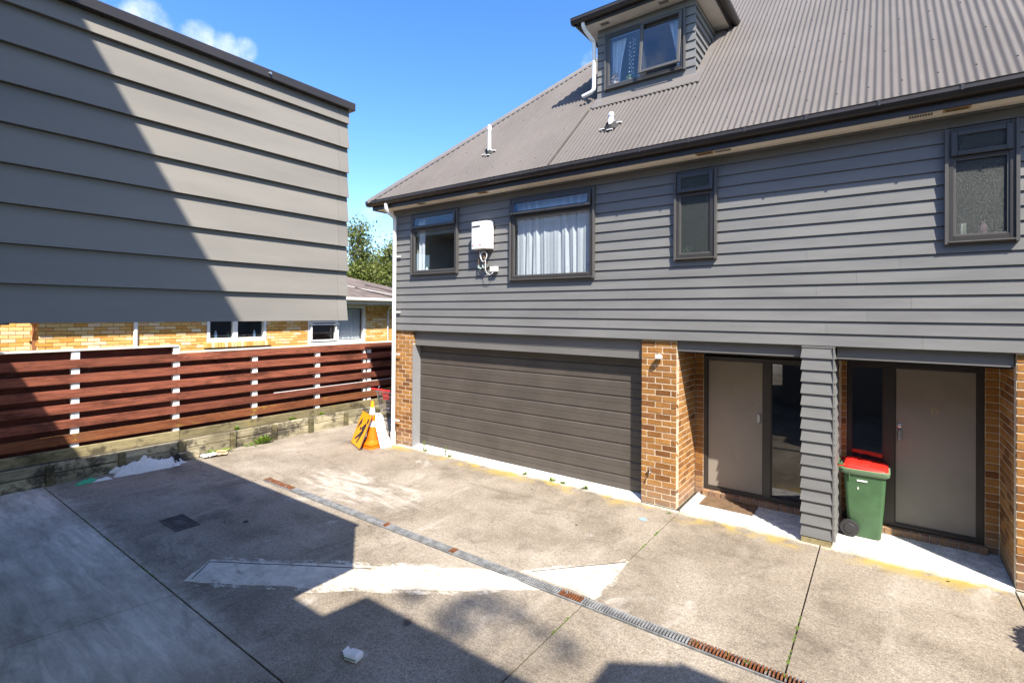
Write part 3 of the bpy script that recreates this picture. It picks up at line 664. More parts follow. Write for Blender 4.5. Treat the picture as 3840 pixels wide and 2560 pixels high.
for a, b, za, zb in pieces(DX0+.04, DX1-.04, DZ0+.003, DZ1-.003, [(dwin[0]+.02, dwin[1]-.02, dwin[2]+.02, dwin[3]-.02)]): mb.box(a, b, DY-.004, DY+.1, za, zb)
mb.build('dormer_front', M['siding'], dm)
window(dm.parent if False else th, *dwin, -3.36, y=DY, openang=R(-8), vertical=True)
EXL, EXR, EF = -4.44, -2.24, .97
box('dormer_soffit', M['soffit'], dm, EXL, EXR, EF, 3.4, DZ1+.002, DZ1+.016)
MB().box(EXL-.024, EXR+.024, EF-.024, EF, DZ1-.012, DZ1+.12).box(EXL-.024, EXL, EF, 3.3, DZ1-.012, DZ1+.12).box(EXR, EXR+.024, EF, 3.3, DZ1-.012, DZ1+.12).build('dormer_fascia', M['bronze'], dm)
dg = MB(); gz = DZ1+.14
dg.prof(gutter_prof(EF-.024-.118, gz), EXL-.13, EXR+.13)
dg.prism([(EXR+.024+.118-(y-0), EF-.1, z) for y, z in gutter_prof(0, gz)], (0, 2.2, 0)); dg.prism([(EXL-.024-.118+(y-0), EF-.1, z) for y, z in gutter_prof(0, gz)], (0, 2.2, 0))
dg.build('dormer_gutter', M['gutter'], dm)
MB().add([(EXL-.1, EF-.1, gz-.03), (EXR+.1, EF-.1, gz-.03), (EXR+.1, 5.2, gz-.03), (EXL-.1, 5.2, gz-.03), ((EXL+EXR)/2, 1.9, gz+.55), ((EXL+EXR)/2, 5.2, gz+.55)], [(0, 1, 4), (1, 2, 5, 4), (3, 0, 4, 5), (2, 3, 5), (0, 3, 2, 1)]).build('dormer_roof', M['roof_steel'], dm)
for x in (-4.02, -2.95):
    v = box('soffit_vent', M['soffit'], dm, x-.09, x+.09, 1.06, 1.16, DZ1-.005, DZ1+.002); mb = MB()
    for i in range(7):
        for j in range(4): mb.box(x-.078+i*.023, x-.06+i*.023, 1.07+j*.022, 1.085+j*.022, DZ1-.007, DZ1-.0049)
    mb.build('vent_slots', M['dark'], v)
MB().tube([(-4.36, .93, 8.0), (-4.36, .93, 7.93), (-4.35, 1.0, 7.86), (-4.28, 1.18, 7.72), (-4.275, 1.2, 7.66), (-4.275, 1.2, 6.90), (-4.28, 1.195, 6.84), (-4.33, 1.19, 6.80), (-4.5, 1.19, 6.765)], .036, 12).build('dormer_downpipe', M['white'], dm, smooth=True)
def roofquad(mb, pts, lift=.02): return mb.add([tuple(Vector((x, y, rz(y)))+nrm*lift) for x, y in pts], [tuple(range(len(pts)))])
mb = MB(); roofquad(mb, [(-4.2, 1.0), (-2.33, 1.0), (-2.33, 1.33), (-4.26, 1.33), (-4.26, 1.06)], .022); roofquad(mb, [(-2.47, 1.33), (-2.33, 1.33), (-2.33, 3.1), (-2.47, 3.1)], .0225); mb.build('apron_flashing', M['flashing'], dm)
mb = MB()
for i in range(25):
    x = -4.2+i*pitchw; p = [(x, 1.005), (x+pitchw, 1.005), (x+pitchw*.75, .975), (x+pitchw*.25, .985)]; roofquad(mb, p, .019)
mb.build('soft_edging', M['flashing'], dm, kind='stuff')

# ground floor: beams, garage, pillars, doors
bmz = M['trim_grey']
MB().box(-7.71, -2.862, .052, .2, 2.083, 2.375).box(-7.71, -2.862, .046, .053, 2.2, 2.206).build('garage_beam', bmz, th)
MB().box(-2.33, -.81, .03, .14, 2.228, 2.378).box(-.44, 1.07, .03, .14, 2.228, 2.378).build('porch_beam', bmz, th)
box('porch_ceiling', M['bronze'], th, -2.33, 1.07, .14, .95, 2.2, 2.376)
box('overhang_lining', M['trim_grey'], th, HL, HR, -.006, .6, 2.372, 2.3785)
gd = thing('x', None, None); bpy.data.objects.remove(gd)
def gprof(z0, z1):
    pts = [(.2, z0)]; b = .235
    ev = []
    for k in range(9):
        zb_ = .235+.243*k; ev.append((zb_-.095, 't')); ev.append((zb_, 'b'))
    for z, t in sorted(ev):
        if z0+.012 < z-.01 and z+.035 < z1:
            if t == 'b': pts += [(.2, z-.006), (.2135, z+.008), (.2135, z+.020), (.2, z+.032)]
            else: pts += [(.2, z-.005), (.206, z), (.2, z+.005)]
    pts += [(.2, z1)]
    return pts+[(.23, z1), (.23, z0)]
gdoor = MB().box(-7.75, -2.84, .235, .25, .05, 2.2).build('garage_door', M['garage'], th)
for z0, z1 in ((.055, .5705), (.5725, 1.0565), (1.0585, 1.5425), (1.5445, 2.16)): MB().prof(gprof(z0, z1), -7.735, -2.855).build('door_panel', M['garage'], gdoor)
MB().box(-7.724, -7.708, .004, .21, .02, 2.083).box(-7.735, -7.72, -.0, .008, .02, 2.2).build('garage_jamb', M['jamb'], th)
MB().box(-2.868, -2.862, .1, .21, .02, 2.083).build('garage_jamb', M['jamb'], th)
def pillar(name, core, **k): return MB().box(*core).build(name, M['mortar'], th)
p1 = pillar('brick_pillar', (-8.24, -7.727, .0045, .6, 0, 2.376)); course_wall(p1, -8.25, -7.72, 0, 'x', -1, .012, 27, patt=((.215, .225, .09), (.09, .22, .22)))
p2 = pillar('brick_pillar', (-2.849, -2.3395, .0045, .94, 0, 2.376)); course_wall(p2, -2.857, -2.335, 0, 'x', -1, .012, 27, patt=((.212, .226, .084), (.092, .222, .208)))
course_wall(p2, .1, .852, -2.335, 'y', 1, .012, 27)
p3 = pillar('brick_return', (-2.334, -2.205, .8605, .96, 0, 2.22)); course_wall(p3, -2.335, -2.205, .852, 'x', -1, .012, 25, patt=((.13,), (.13,)))
p4 = pillar('brick_return', (-.47, -.384, .8605, .96, 0, 2.22)); course_wall(p4, -.445, -.382, .852, 'x', -1, .012, 25, patt=((.063,), (.063,)))
p5 = pillar('brick_return', (.953, 1.085, .8605, .96, 0, 2.22)); course_wall(p5, .95, 1.075, .852, 'x', -1, .012, 25, patt=((.125,), (.125,)))
p6 = pillar('brick_wall', (1.0815, 3.6, .0045, .95, 0, 2.376)); course_wall(p6, 1.077, 2.6, 0, 'x', -1, .012, 27); course_wall(p6, .1, .852, 1.077, 'y', -1, .012, 27)
# brick sill rows below the door frames
for a, b in ((-2.2, -.8), (-.42, .95)):
    sl = box('brick_step', M['mortar'], th, a+.004, b-.004, .79, .95, .0, .092)
    x = a
    while x < b-.05: lay(sl, x+.043, .83, .058, 0, .078, H=.082, D=.11); x += .0875
def entry(name, x0, x1, leaf, gl, z0, z1, letter, lockx, extra=None):
    y = .86
    mb = MB().ring_frame(x0, x1, z0, z1, .055, y, y+.08, .05)
    mxx = sorted((leaf[0], leaf[1], gl[0], gl[1])); mb.box(mxx[1]+.004, mxx[2]-.004, y+.002, y+.078, z0+.05, z1-.055)
    fr = mb.build(name, M['bronze'], th, .004)
    mb = MB().ring_frame(leaf[0]-.012, leaf[1]+.012, z0+.048, z1-.05, .018, y+.018, y+.06).build('door_stop', M['bronze'], fr)
    lf = box('door_leaf', M['door'], fr, leaf[0], leaf[1], y+.03, y+.07, z0+.05, z1-.058, .003)
    box('sidelight_pane', M['dark_glass'], fr, gl[0]-.006, gl[1]+.006, y+.03, y+.036, z0+.08, z1-.05)
    MB().ring_frame(gl[0]-.012, gl[1]+.012, z0+.05, z1-.05, .02, y+.012, y+.028).build('bead', M['bronze'], fr)
    lk = MB().loft([rrect(.045, .14, .018, 0), rrect(.045, .14, .018, .016), rrect(.036, .13, .016, .022)]).xf(Matrix.Translation((lockx, y+.03, 1.25)) @ Matrix.Rotation(R(90), 4, 'X')).build('keypad_lock', M['steel'], lf, smooth=True)
    mb = MB()
    for i in range(7):
        for j in (-1, 1): mb.box(lockx+j*.009-.005, lockx+j*.009+.005, y+.004, y+.0078, 1.303-i*.013, 1.309-i*.013)
    mb.build('button', M['frame'], lk); MB().lathe([(.014, 0), (.014, .012), (.008, .018)], (0, 0, 0), 14).xf(Matrix.Translation((lockx, y+.009, 1.2)) @ Matrix.Rotation(R(90), 4, 'X')).build('turn_knob', M['steel'], lk, smooth=True)
    text_obj('door_letter', letter[0], .1, M['tan_vent'], Matrix.Translation((letter[1], y+.0285, 1.585)) @ Matrix.Rotation(R(90), 4, 'X'), lf, .002)
    if extra: MB().lathe([(.024, 0), (.024, .01), (.013, .016), (.012, .01)], (0, 0, 0), 14).xf(Matrix.Translation((extra, y+.03, 1.371)) @ Matrix.Rotation(R(90), 4, 'X')).build('deadlock', M['steel'], lf, smooth=True)
    return fr
entry('entry_door', -2.208, -.83, (-2.145, -1.387), (-1.275, -.9), .095, 2.115, ('C', -1.767), -1.441)
entry('entry_door', -.38, .949, (.127, .885), (-.33, .004), .095, 2.145, ('D', .506), .171, .172)
MB().box(-2.3, 1.05, 1.4, 1.42, 0, 2.3).build('hall_wall', M['interior'], th)
# clad blade column between the doors
cl = MB().box(-.786, -.474, -.015, .6, .0, 2.376).build('clad_column', M['mortar'], th)
ncb = 16; cex = (2.37-.078)/ncb
for k in range(ncb):
    z0 = .078+cex*k; z1 = z0+cex-.002
    j = random.uniform(-.0015, .0015)
    MB().prism([(-.81+j, -.056, z0), (-.792+j, -.034, z1), (-.460+j, -.034, z1), (-.445+j, -.056, z0)], (0, .02, .0)).build('cladding_board', M['siding'], cl)
    MB().prism([(-.4435, -.05, z0), (-.468, -.05, z1), (-.476, -.05, z1), (-.476, -.05, z0)], (0, .62, 0)).build('side_board', M['siding'], cl)
MB().box(-.475, -.462, -.0575, -.0565, .08, 2.36).build('corner_seam', M['trim_grey'], cl)
MB().box(-.80, -.452, -.045, .6, 2.35, 2.372).build('column_cap', M['trim_grey'], cl)
MB().prism([(x, y, 0) for x, y, _ in jag([(-.80, -.05, 0), (-.49, -.05, 0), (-.49, .5, 0), (-.80, .5, 0)], .04, .006)], (0, 0, .066)).build('column_footing', M['sleeper_top'], cl)

# downpipe
dp = MB().tube([(-8.14, -.37, 4.95), (-8.14, -.37, 4.86), (-8.15, -.33, 4.80), (-8.18, -.16, 4.735), (-8.185, -.115, 4.70), (-8.19, -.1, 4.64), (-8.19, -.1, .02)], .04, 14).build('downpipe', M['white'], th, smooth=True)
MB().lathe([(.052, .0), (.052, .26), (.046, .27), (.041, .27)], (-8.19, -.1, .005), 16).build('pipe_foot', M['white'], dp, smooth=True)
for z in (.51, 1.88, 2.75, 3.9): MB().box(-8.19, -8.04, -.075, -.055, z-.012, z+.012).lathe([(.044, -.013), (.044, .013)], (-8.19, -.1, z), 14).build('pipe_bracket', M['white'], dp, .003)

# ------------------------------------------------------------------ things fixed to the townhouse
hx0, hx1, hz0, hz1, hyf, hyb = -5.985, -5.60, 3.885, 4.375, -.218, -.05
wh = thing('water_heater', 'white gas water heater box mounted on the grey weatherboards between two windows', 'water heater', (-5.8, -.05, 3.88))
MB().prism([(hx0, hyb, hz0), (hx0, hyf+.012, hz0), (hx0+.012, hyf, hz0), (hx1-.05, hyf, hz0), (hx1, hyf+.06, hz0), (hx1, hyb, hz0)], (0, 0, hz1-hz0)).build('casing', M['white'], wh, .01, 2)
MB().box(hx0+.03, hx0+.2, hyf-.006, hyf+.01, hz1-.1, hz1-.078).build('exhaust_slot', M['dark'], wh, .004)
box('exhaust_hood', M['steel'], wh, hx0+.02, hx0+.21, hyf-.004, hyf+.002, hz1-.107, hz1-.072, .002)
for x in (hx0+.025, hx0+.19): box('warning_label', M['red_plastic'], wh, x, x+.036, hyf-.0015, hyf, hz0+.062, hz0+.08)
mb = MB()
for x in (hx0+.02, hx0+.1, hx0+.18): mb.box(x, x+.06, hyf-.0015, hyf, hz0+.042, hz0+.046)
mb.build('label_line', M['black'], wh)
for x, zb, m in ((-5.89, 3.56, 'copper'), (-5.79, 3.56, 'copper'), (-5.735, 3.6, 'copper')):
    MB().tube([(x, -.12, hz0+.01), (x, -.12, zb+.03), (x, -.115, zb), (x+.02, -.1, zb-.015), (x+.02, -.03, zb-.015)], .012, 8).build('supply_pipe', M[m], wh, smooth=True)
    MB().lathe([(.017, 0), (.017, .05)], (x, -.12, zb-.005), 10).tube([(x, -.12, zb), (x+.05, -.1, zb-.02)], .015, 8).build('pipe_fitting', M['verdigris'], wh, smooth=True)
MB().lathe([(.02, 0), (.02, .035), (.012, .05)], (-5.75, -.13, 3.72), 10).build('valve', M['copper'], wh, .002); box('valve_lever', M['copper'], wh, -5.76, -5.66, -.14, -.125, 3.62, 3.635, .002)
MB().tube([(-5.75+.075*math.cos(a)*(1 if a < 8 else .8), -.15+.01*math.sin(a*2), 3.75+.09*math.sin(a)) for a in [k*.35 for k in range(34)]], .0055, 6).build('cable_coil', M['white'], wh, smooth=True)
MB().tube([(-5.84, -.14, hz0), (-5.84, -.15, 3.78), (-5.80, -.15, 3.7), (-5.70, -.16, 3.72)], .0055, 6).build('cable', M['white'], wh, smooth=True)
MB().tube([(-5.70, -.15, 3.70), (-5.71, -.15, 3.55), (-5.68, -.15, 3.46), (-5.62, -.13, 3.42), (-5.57, -.11, 3.455), (-5.565, -.1, 3.48)], .0055, 6).build('cable', M['white'], wh, smooth=True)
jb = box('junction_box', M['white'], None, -5.635, -5.49, -.115, -.045, 3.475, 3.565, .006, label='small white electrical junction box on the weatherboards below the water heater', cat='junction box')
lt = thing('sensor_light', 'small white security light on the brick pillar beside the garage', 'light', (-2.58, 0, 2.13))
MB().lathe([(.03, -.0), (.03, -.03), (.024, -.034)], (-2.585, 0, 2.14), 14, 'y').build('mount', M['white'], lt, smooth=True)
MB().loft([rrect(.085, .06, .02, 0), rrect(.09, .065, .022, .05), rrect(.07, .05, .02, .075)]).xf(Matrix.Translation((-2.575, -.03, 2.125)) @ Matrix.Rotation(R(75), 4, 'X')).build('lamp_head', M['white'], lt, smooth=True)
tp = thing('garden_tap', 'small metal garden tap low on the brick pillar beside the garage', 'tap', (-2.69, 0, .46))
MB().tube([(-2.70, .005, .47), (-2.70, -.05, .47), (-2.70, -.075, .46), (-2.70, -.08, .43)], .009, 8).build('spout', M['steel'], tp, smooth=True); MB().lathe([(.007, 0), (.007, .04), (.022, .042), (.022, .05)], (-2.70, -.045, .475), 10).build('handle', M['steel'], tp, smooth=True)
box('door_mat', M['mat_brown'], None, -2.13, -1.42, .37, .77, .0205, .029, .003, label='worn brown doormat on the porch at door C', cat='mat')

# curtains and sill objects
def curtain(name, x0, x1, z0, z1, y, waves, amp, mat, label, taper=0, seed=1, group=None):
    rng = random.Random(seed); nx, nz = 140, 14; vs, fs = [], []
    ph = [rng.uniform(0, 6.28) for _ in range(4)]
    for j in range(nz+1):
        t = j/nz
        for i in range(nx+1):
            s = i/nx; w = 1-taper*abs(math.sin((1-t)*1.6)); xx = x0+(x1-x0)*s*w if taper >= 0 else x1-(x1-x0)*(1-s)*(1+taper*abs(math.sin((1-t)*1.6)))
            yy = y+amp*(.55+.45*math.sin(s*13+ph[2]))*(math.sin(s*waves*6.28+ph[0]+1.6*math.sin(s*9+ph[1])*(1-t*.4)+.8*(1-t)*math.sin(s*5+ph[3]))+.5*math.sin(s*waves*2.3*6.28+ph[2]+t))
            vs.append((xx+.012*(1-t)*math.sin(s*17+ph[3]), yy, z0+(z1-z0)*t))
    for j in range(nz):
        for i in range(nx): a = j*(nx+1)+i; fs.append((a, a+1, a+nx+2, a+nx+1))
    return MB().add(vs, fs).build(name, M[mat], None, smooth='all', recalc=False, label=label, cat='curtain', group=group)
curtain('lace_curtain', -5.13, -3.68, 3.40, 4.66, .022, 9, .022, 'lace', 'white lace curtain hanging across the wide upstairs window')
curtain('net_curtain', -7.59, -7.42, 3.56, 4.62, .03, 3, .016, 'curtain', 'narrow white curtain drawn aside in the window beside the downpipe')
curtain('dormer_curtain', -4.0, -3.72, 6.88, 7.7, DY+.1, 4, .016, 'blue_curtain', 'pale blue curtain tied back behind the fixed dormer pane', taper=.45)
curtain('dormer_curtain', -2.95, -2.68, 6.88, 7.7, DY+.1, 4, .016, 'blue_curtain', 'pale blue curtain tied back behind the open dormer sash', taper=-.45)
def bottle(name, x, y, z, r, h, mat, label, cap=None, group=None):
    t = thing(name, label, 'bottle', (x, y, z), group=group)
    MB().lathe([(r*.9, 0), (r, .01), (r, h*.62), (r*.45, h*.8), (r*.4, h*.9)], (x, y, z), 14).build('body', M[mat], t, smooth=True)
    MB().lathe([(r*.5, h*.88), (r*.5, h)], (x, y, z), 12).build('cap', M[cap or mat], t); return t
bottle('soap_bottle', -7.40, .062, 3.52, .026, .16, 'white', 'small white bottle with dark cap on the sill of the window beside the downpipe', 'black')
tw = MB().lathe([(.036, 0), (.04, .01), (.04, .12), (.038, .135), (.02, .138)], (.665, .0, 3.585), 16).build('toilet_roll', M['stone_white'], None, smooth=True, label='white paper roll standing on the frosted bathroom window sill', cat='paper roll')
bottle('spray_can', .83, .0, 3.585, .036, .15, 'pink', 'pink and white patterned can standing on the frosted bathroom window sill')
# the frosted panes hide the sill, so these stand close to the glass
def leafball(name, c, rx, rz_, n, ls, mat, label, cat, potr=.05, poth=.06, group=None, parent=None, droop=False):
    t = thing(name, label, cat, c, group=group); rng = random.Random(name+str(c)); mb = MB()
    for _ in range(n):
        a, e = rng.uniform(0, 6.28), rng.uniform(-.5, 1.5); d = Vector((math.cos(a)*math.cos(e), math.sin(a)*math.cos(e), math.sin(e)))
        p = Vector(c)+Vector((0, 0, poth))+Vector((d.x*rx, d.y*rx, d.z*rz_))*rng.uniform(.5, 1); u = Vector((rng.gauss(0, 1), rng.gauss(0, 1), rng.gauss(0, 1))).normalized(); v = u.orthogonal().normalized()
        s = ls*rng.uniform(.6, 1.2); mb.add([p-u*s, p+v*s*.5, p+u*s, p-v*s*.5], [(0, 1, 2, 3)])
    mb.build('leaves', M[mat], t, recalc=False)
    MB().lathe([(potr*.75, 0), (potr, poth), (potr*.85, poth)], c, 14).build('pot', M['pot'], t, smooth=True); return t
leafball('sill_plant', (-2.2, .02, 3.56), .075, .085, 220, .016, 'succulent', 'small trailing green plant on the frosted window sill above the entrance', 'plant', .045, .05)
leafball('dried_flowers', (-3.93, DY+.06, 6.85), .07, .2, 120, .02, 'dry', 'dried flowers in a vase on the dormer sill', 'plant', .04, .1)
leafball('dormer_plant', (-3.63, DY+.06, 6.85), .1, .06, 120, .018, 'weed', 'low green plant in a pot on the dormer sill', 'plant', .045, .08)
MB().tube([(-3.46, DY+.06, 6.8), (-3.46, DY+.06, 6.92), (-3.5, DY+.06, 7.0)], [.02, .017, .008], 8).build('figurine', M['pot'], None, label='slender pale figurine standing on the dormer sill', cat='figurine')
mb = MB(); rng = random.Random(4)
for k in range(60):
    z = 7.0+.62*k/60; p = Vector((-3.62+.05*math.sin(k*.9)+(k/60)*.03, DY+.05+.02*math.cos(k), z)); s = .011; mb.add([p+Vector((s, 0, 0)), p+Vector((0, s, 0)), p-Vector((s, 0, 0)), p-Vector((0, s, 0)), p+Vector((0, 0, s*1.4)), p-Vector((0, 0, s*1.4))], [(0, 1, 4), (1, 2, 4), (2, 3, 4), (3, 0, 4), (1, 0, 5), (2, 1, 5), (3, 2, 5), (0, 3, 5)])
mb.build('shell_string', M['stone_white'], None, label='string of pale shells hanging behind the fixed dormer pane', cat='ornament')

# ------------------------------------------------------------------ wheelie bin
bn = thing('wheelie_bin', 'green wheelie bin with red lid standing in front of the entrance sidelight', 'bin', (-.19, .64, .02))
BZ = .022
rings = []
for t, w, d, cx in ((0, .30, .37, -.175), (.02, .325, .385, -.175), (.5, .39, .42, -.178), (1.0, .435, .455, -.18)):
    rings.append(rrect(w, d, .045, BZ+.8*t, 5, cx, .66))
MB().loft(rings).build('body', M['bin_green'], bn, smooth=True)
rim = MB().loft([rrect(.46, .475, .05, BZ+.765, 5, -.18, .66), rrect(.50, .50, .05, BZ+.785, 5, -.18, .66), rrect(.51, .505, .05, BZ+.83, 5, -.18, .66), rrect(.48, .485, .05, BZ+.835, 5, -.18, .66)])
rim.build('rim', M['bin_rim'], bn, smooth=True)
lid = MB().loft([rrect(.47, .475, .05, BZ+.834, 5, -.165, .66), rrect(.475, .48, .05, BZ+.85, 5, -.165, .66), rrect(.44, .44, .06, BZ+.885, 5, -.17, .66), rrect(.38, .38, .08, BZ+.9, 5, -.175, .66)])
tilt = Matrix.Translation((-.40, 0, BZ+.84)) @ Matrix.Rotation(R(4.5), 4, 'Y') @ Matrix.Translation((.40, 0, -BZ-.84))
ld_ = lid.xf(tilt).build('lid', M['red_plastic'], bn, smooth=True)
MB().box(-.07, .03, .52, .8, BZ+.872, BZ+.89).box(-.34, -.26, .5, .82, BZ+.892, BZ+.905).box(-.22, -.12, .5, .82, BZ+.894, BZ+.906).xf(tilt).build('lid_ridge', M['red_plastic'], ld_, .006)
for y in (.46, .86): MB().tube([(-.45, y, BZ+.845), (-.36, y, BZ+.86)], .022, 10).build('hinge', M['red_plastic'], ld_, smooth=True)
MB().tube([(-.455, .44, BZ+.86), (-.455, .88, BZ+.86)], .016, 10).box(-.46, -.38, .44, .46, BZ+.79, BZ+.875).box(-.46, -.38, .86, .88, BZ+.79, BZ+.875).build('handle', M['bin_green'], bn, .003)
for y in (.435, .86):
    w = MB().lathe([(.03, -.0), (.075, -.004), (.098, -.002), (.102, .012), (.102, .034), (.095, .046), (.03, .046)], (-.33, y-.02, BZ+.1), 24, 'y').build('wheel', M['rubber'], bn, smooth=True)
    MB().lathe([(.02, -.01), (.055, -.008), (.062, .002), (.02, .006)], (-.33, y-.024, BZ+.1), 20, 'y').build('hub', M['rubber'], w, smooth=True)
MB().tube([(-.33, .42, BZ+.1), (-.33, .88, BZ+.1)], .012, 8).build('axle', M['steel'], bn)
MB().tube([(-.335, .43, BZ+.69), (-.335, .425, BZ+.77)], .008, 6).build('side_rib', M['bin_green'], bn)
box('address_sticker', M['white'], bn, -.255, -.15, .4300, .4345, BZ+.688, BZ+.708); MB().add([(-.252, .436, BZ+.588), (-.234, .436, BZ+.588), (-.239, .434, BZ+.622), (-.247, .434, BZ+.622)], [(0, 1, 2, 3)]).build('sticker', M['paper'], bn)

leafball('clipped_shrub', (1.78, -1.45, 0), .46, .46, 5200, .045, 'grass', 'made-up round shrub in a pot, out of view, added to cast a shadow', 'shrub', .2, .5)  # unseen shrub, made up to cast the round shadow at the right
# ------------------------------------------------------------------ roadwork gear by the downpipe
cn = thing('traffic_cone', 'orange traffic cone with white bands between the leaning sign and white board', 'cone', (-8.42, -.45, 0))
cc = (-8.42, -.45)
base = MB().loft([rrect(.40, .40, .06, .0, 4, *cc), rrect(.40, .40, .06, .035, 4, *cc), rrect(.36, .36, .07, .04, 4, *cc), rrect(.36, .36, .07, .06, 4, *cc), rrect(.38, .38, .06, .062, 4, *cc), rrect(.38, .38, .06, .085, 4, *cc), rrect(.30, .30, .1, .11, 4, *cc), rrect(.25, .25, .1, .15, 4, *cc)])
base.build('cone_base', M['cone_orange'], cn, smooth=True)
cr = lambda z: .125-.098*(z-.12)/(.93-.12)
for a, b, m, nm in ((.12, .42, 'cone_orange', 'cone_body'), (.42, .53, 'white', 'reflective_band'), (.53, .66, 'cone_orange', 'cone_body'), (.66, .80, 'white', 'reflective_band'), (.80, .93, 'cone_top', 'cone_tip')):
    e = .003 if m == 'white' else 0
    MB().lathe([(cr(a)+e, a), (cr(b)+e, b), (cr(b)*.6, b+.001)], (*cc, 0), 24).build(nm, M[m], cn, smooth=True)
sg = thing('roadwork_sign', 'orange roadwork sign with black worker symbol leaning on the traffic cone', 'sign', (-8.7, -.65, 0))
Aq = Vector((-8.38, -.785, .005)); Bq = Vector((-9.02, -.53, .005)); ex_ = (Aq-Bq).normalized(); nn = Vector((.37, .93, 0)).normalized(); ez_ = (nn*.255+Vector((0, 0, .66))).normalized(); en = ex_.cross(ez_)
if en.y > 0: en = -en
def SP(u, v, d=0): return Bq+ex_*u+ez_*v+en*d
SW, SH = (Aq-Bq).length, .708
def splate(mb, poly, d0, d1):
    P = [SP(u, v, d0) for u, v in poly]; return mb.prism(P, en*(d1-d0))
def rr2(x0, x1, y0, y1, r): return [(p[0], p[1]) for p in rrect(x1-x0, y1-y0, r, 0, 3, (x0+x1)/2, (y0+y1)/2)]
splate(MB(), rr2(0, SW, 0, SH, .03), -.01, .003).build('plate', M['sign_edge'], sg); splate(MB(), rr2(.015, SW-.015, .015, SH-.015, .025), .003, .0042).build('face', M['sign_yellow'], sg)
wk = [[(.40, .30), (.52, .30), (.56, .47), (.50, .52), (.40, .45), (.30, .36), (.27, .40), (.22, .38), (.28, .31), (.37, .37)],
      [(.38, .32), (.52, .31), (.47, .22), (.36, .06), (.31, .08), (.38, .22), (.28, .16), (.17, .10), (.15, .14), (.30, .25)],
      [(.02+.06, .30), (.10, .33), (.20, .44), (.24, .42), (.22, .52), (.19, .58), (.10, .46), (.07, .38)]]
for pl in wk: splate(MB(), [(u*1.02, v) for u, v in pl], .0042, .0054).build('worker_symbol', M['sign_black'], sg)
splate(MB(), [(.57+.05*math.cos(a), .56+.055*math.sin(a)) for a in [k*math.pi/6 for k in range(12)]], .0042, .0054).build('worker_symbol', M['sign_black'], sg)
bd = thing('white_sign_board', 'blank white board leaning on the traffic cone beside the downpipe', 'board', (-8.1, -.35, 0))
a0, b0 = Vector((-8.13, -.47, .004)), Vector((-8.07, -.24, .004)); hvec = Vector((-.30, .02, .66)); bn2 = (b0-a0).cross(hvec).normalized()*.012
pl = [a0, b0, b0+hvec*.28, b0+hvec*.32-(b0-a0)*.12, b0+hvec*.9-(b0-a0)*.1, b0+hvec-(b0-a0)*.3, a0+hvec+(b0-a0)*.25, a0+hvec*.9+(b0-a0)*.05]
MB().prism(pl, bn2).build('panel', M['white'], bd, .003); 
cc2 = a0.lerp(b0, .5)+hvec*.93; MB().prism([cc2+(b0-a0)*.12+hvec*.02, cc2-(b0-a0)*.12+hvec*.02, cc2-(b0-a0)*.12-hvec*.02, cc2+(b0-a0)*.12-hvec*.02], -bn2.normalized()*.002 if False else bn2*1.15).build('hand_slot', M['frame'], bd)

# shopping trolley
tr = thing('shopping_trolley', 'wire shopping trolley with red handle parked by the fence behind the downpipe', 'trolley', (-8.95, .65, 0))
HXa, HXb = -9.25, -8.64; hy = .18
MB().tube([(HXa, hy, 1.03), (HXb, hy, 1.03)], .02, 12).build('handle', M['red_plastic'], tr, smooth=True)
MB().tube([(-8.98, hy-.02, 1.04), (-8.98, hy-.02, 1.10), (-8.96, hy, 1.11)], .01, 6).build('coin_lock', M['steel'], tr)
wires = MB(); top = [(HXa+.02, .3, .97), (HXb-.02, .3, .97), (HXb-.09, 1.1, .9), (HXa+.09, 1.1, .9)]; bot = [(HXa+.09, .36, .52), (HXb-.09, .36, .52), (HXb-.13, 1.02, .58), (HXa+.13, 1.02, .58)]
for q in (top, bot): wires.tube([*q, q[0]], .006, 5)
for i in range(4):
    a, b, c2_, d2 = Vector(top[i]), Vector(top[(i+1) % 4]), Vector(bot[i]), Vector(bot[(i+1) % 4]); nn_ = 12 if i % 2 == 0 else 16
    for k in range(nn_+1): wires.tube([a.lerp(b, k/nn_), c2_.lerp(d2, k/nn_)], .0026, 4)
    for k in (1, 2, 3, 4): wires.tube([a.lerp(c2_, k/5), b.lerp(d2, k/5)], .0032, 4)
for k in range(9): wires.tube([Vector(bot[0]).lerp(Vector(bot[1]), k/8), Vector(bot[3]).lerp(Vector(bot[2]), k/8)], .003, 4)
wires.build('basket', M['steel'], tr)
MB().prism([(HXa+.2, .315, .95), (HXb-.2, .315, .95), (HXb-.22, .345, .80), (HXa+.2, .345, .78)], (0, .008, .002)).build('child_flap', M['red_plastic'], tr)
for x in (HXa+.06, HXb-.06):
    MB().tube([(x, hy, 1.03), (x, .28, .95), (x+.0, .36, .56), (x, .40, .42), (x, .62, .22), (x, .40, .13)] if False else [(x, hy, 1.03), (x, .29, .95), (x, .36, .55), (x, .30, .33), (x, .28, .14)], .013, 8).build('side_tube', M['steel'], tr, smooth=True)
    MB().tube([(x, .31, .36), (x, .6, .24), (x, 1.1, .16)], .013, 8).build('base_tube', M['steel'], tr, smooth=True)
    for y in (.28, 1.1):
        w = MB().lathe([(.02, -.014), (.055, -.014), (.06, 0), (.055, .014), (.02, .014)], (x, y, .061), 16, 'x').build('castor', M['rubber'], tr, smooth=True)
        MB().box(x-.02, x+.02, y-.015, y+.015, .06, .15).build('fork', M['steel'], w)

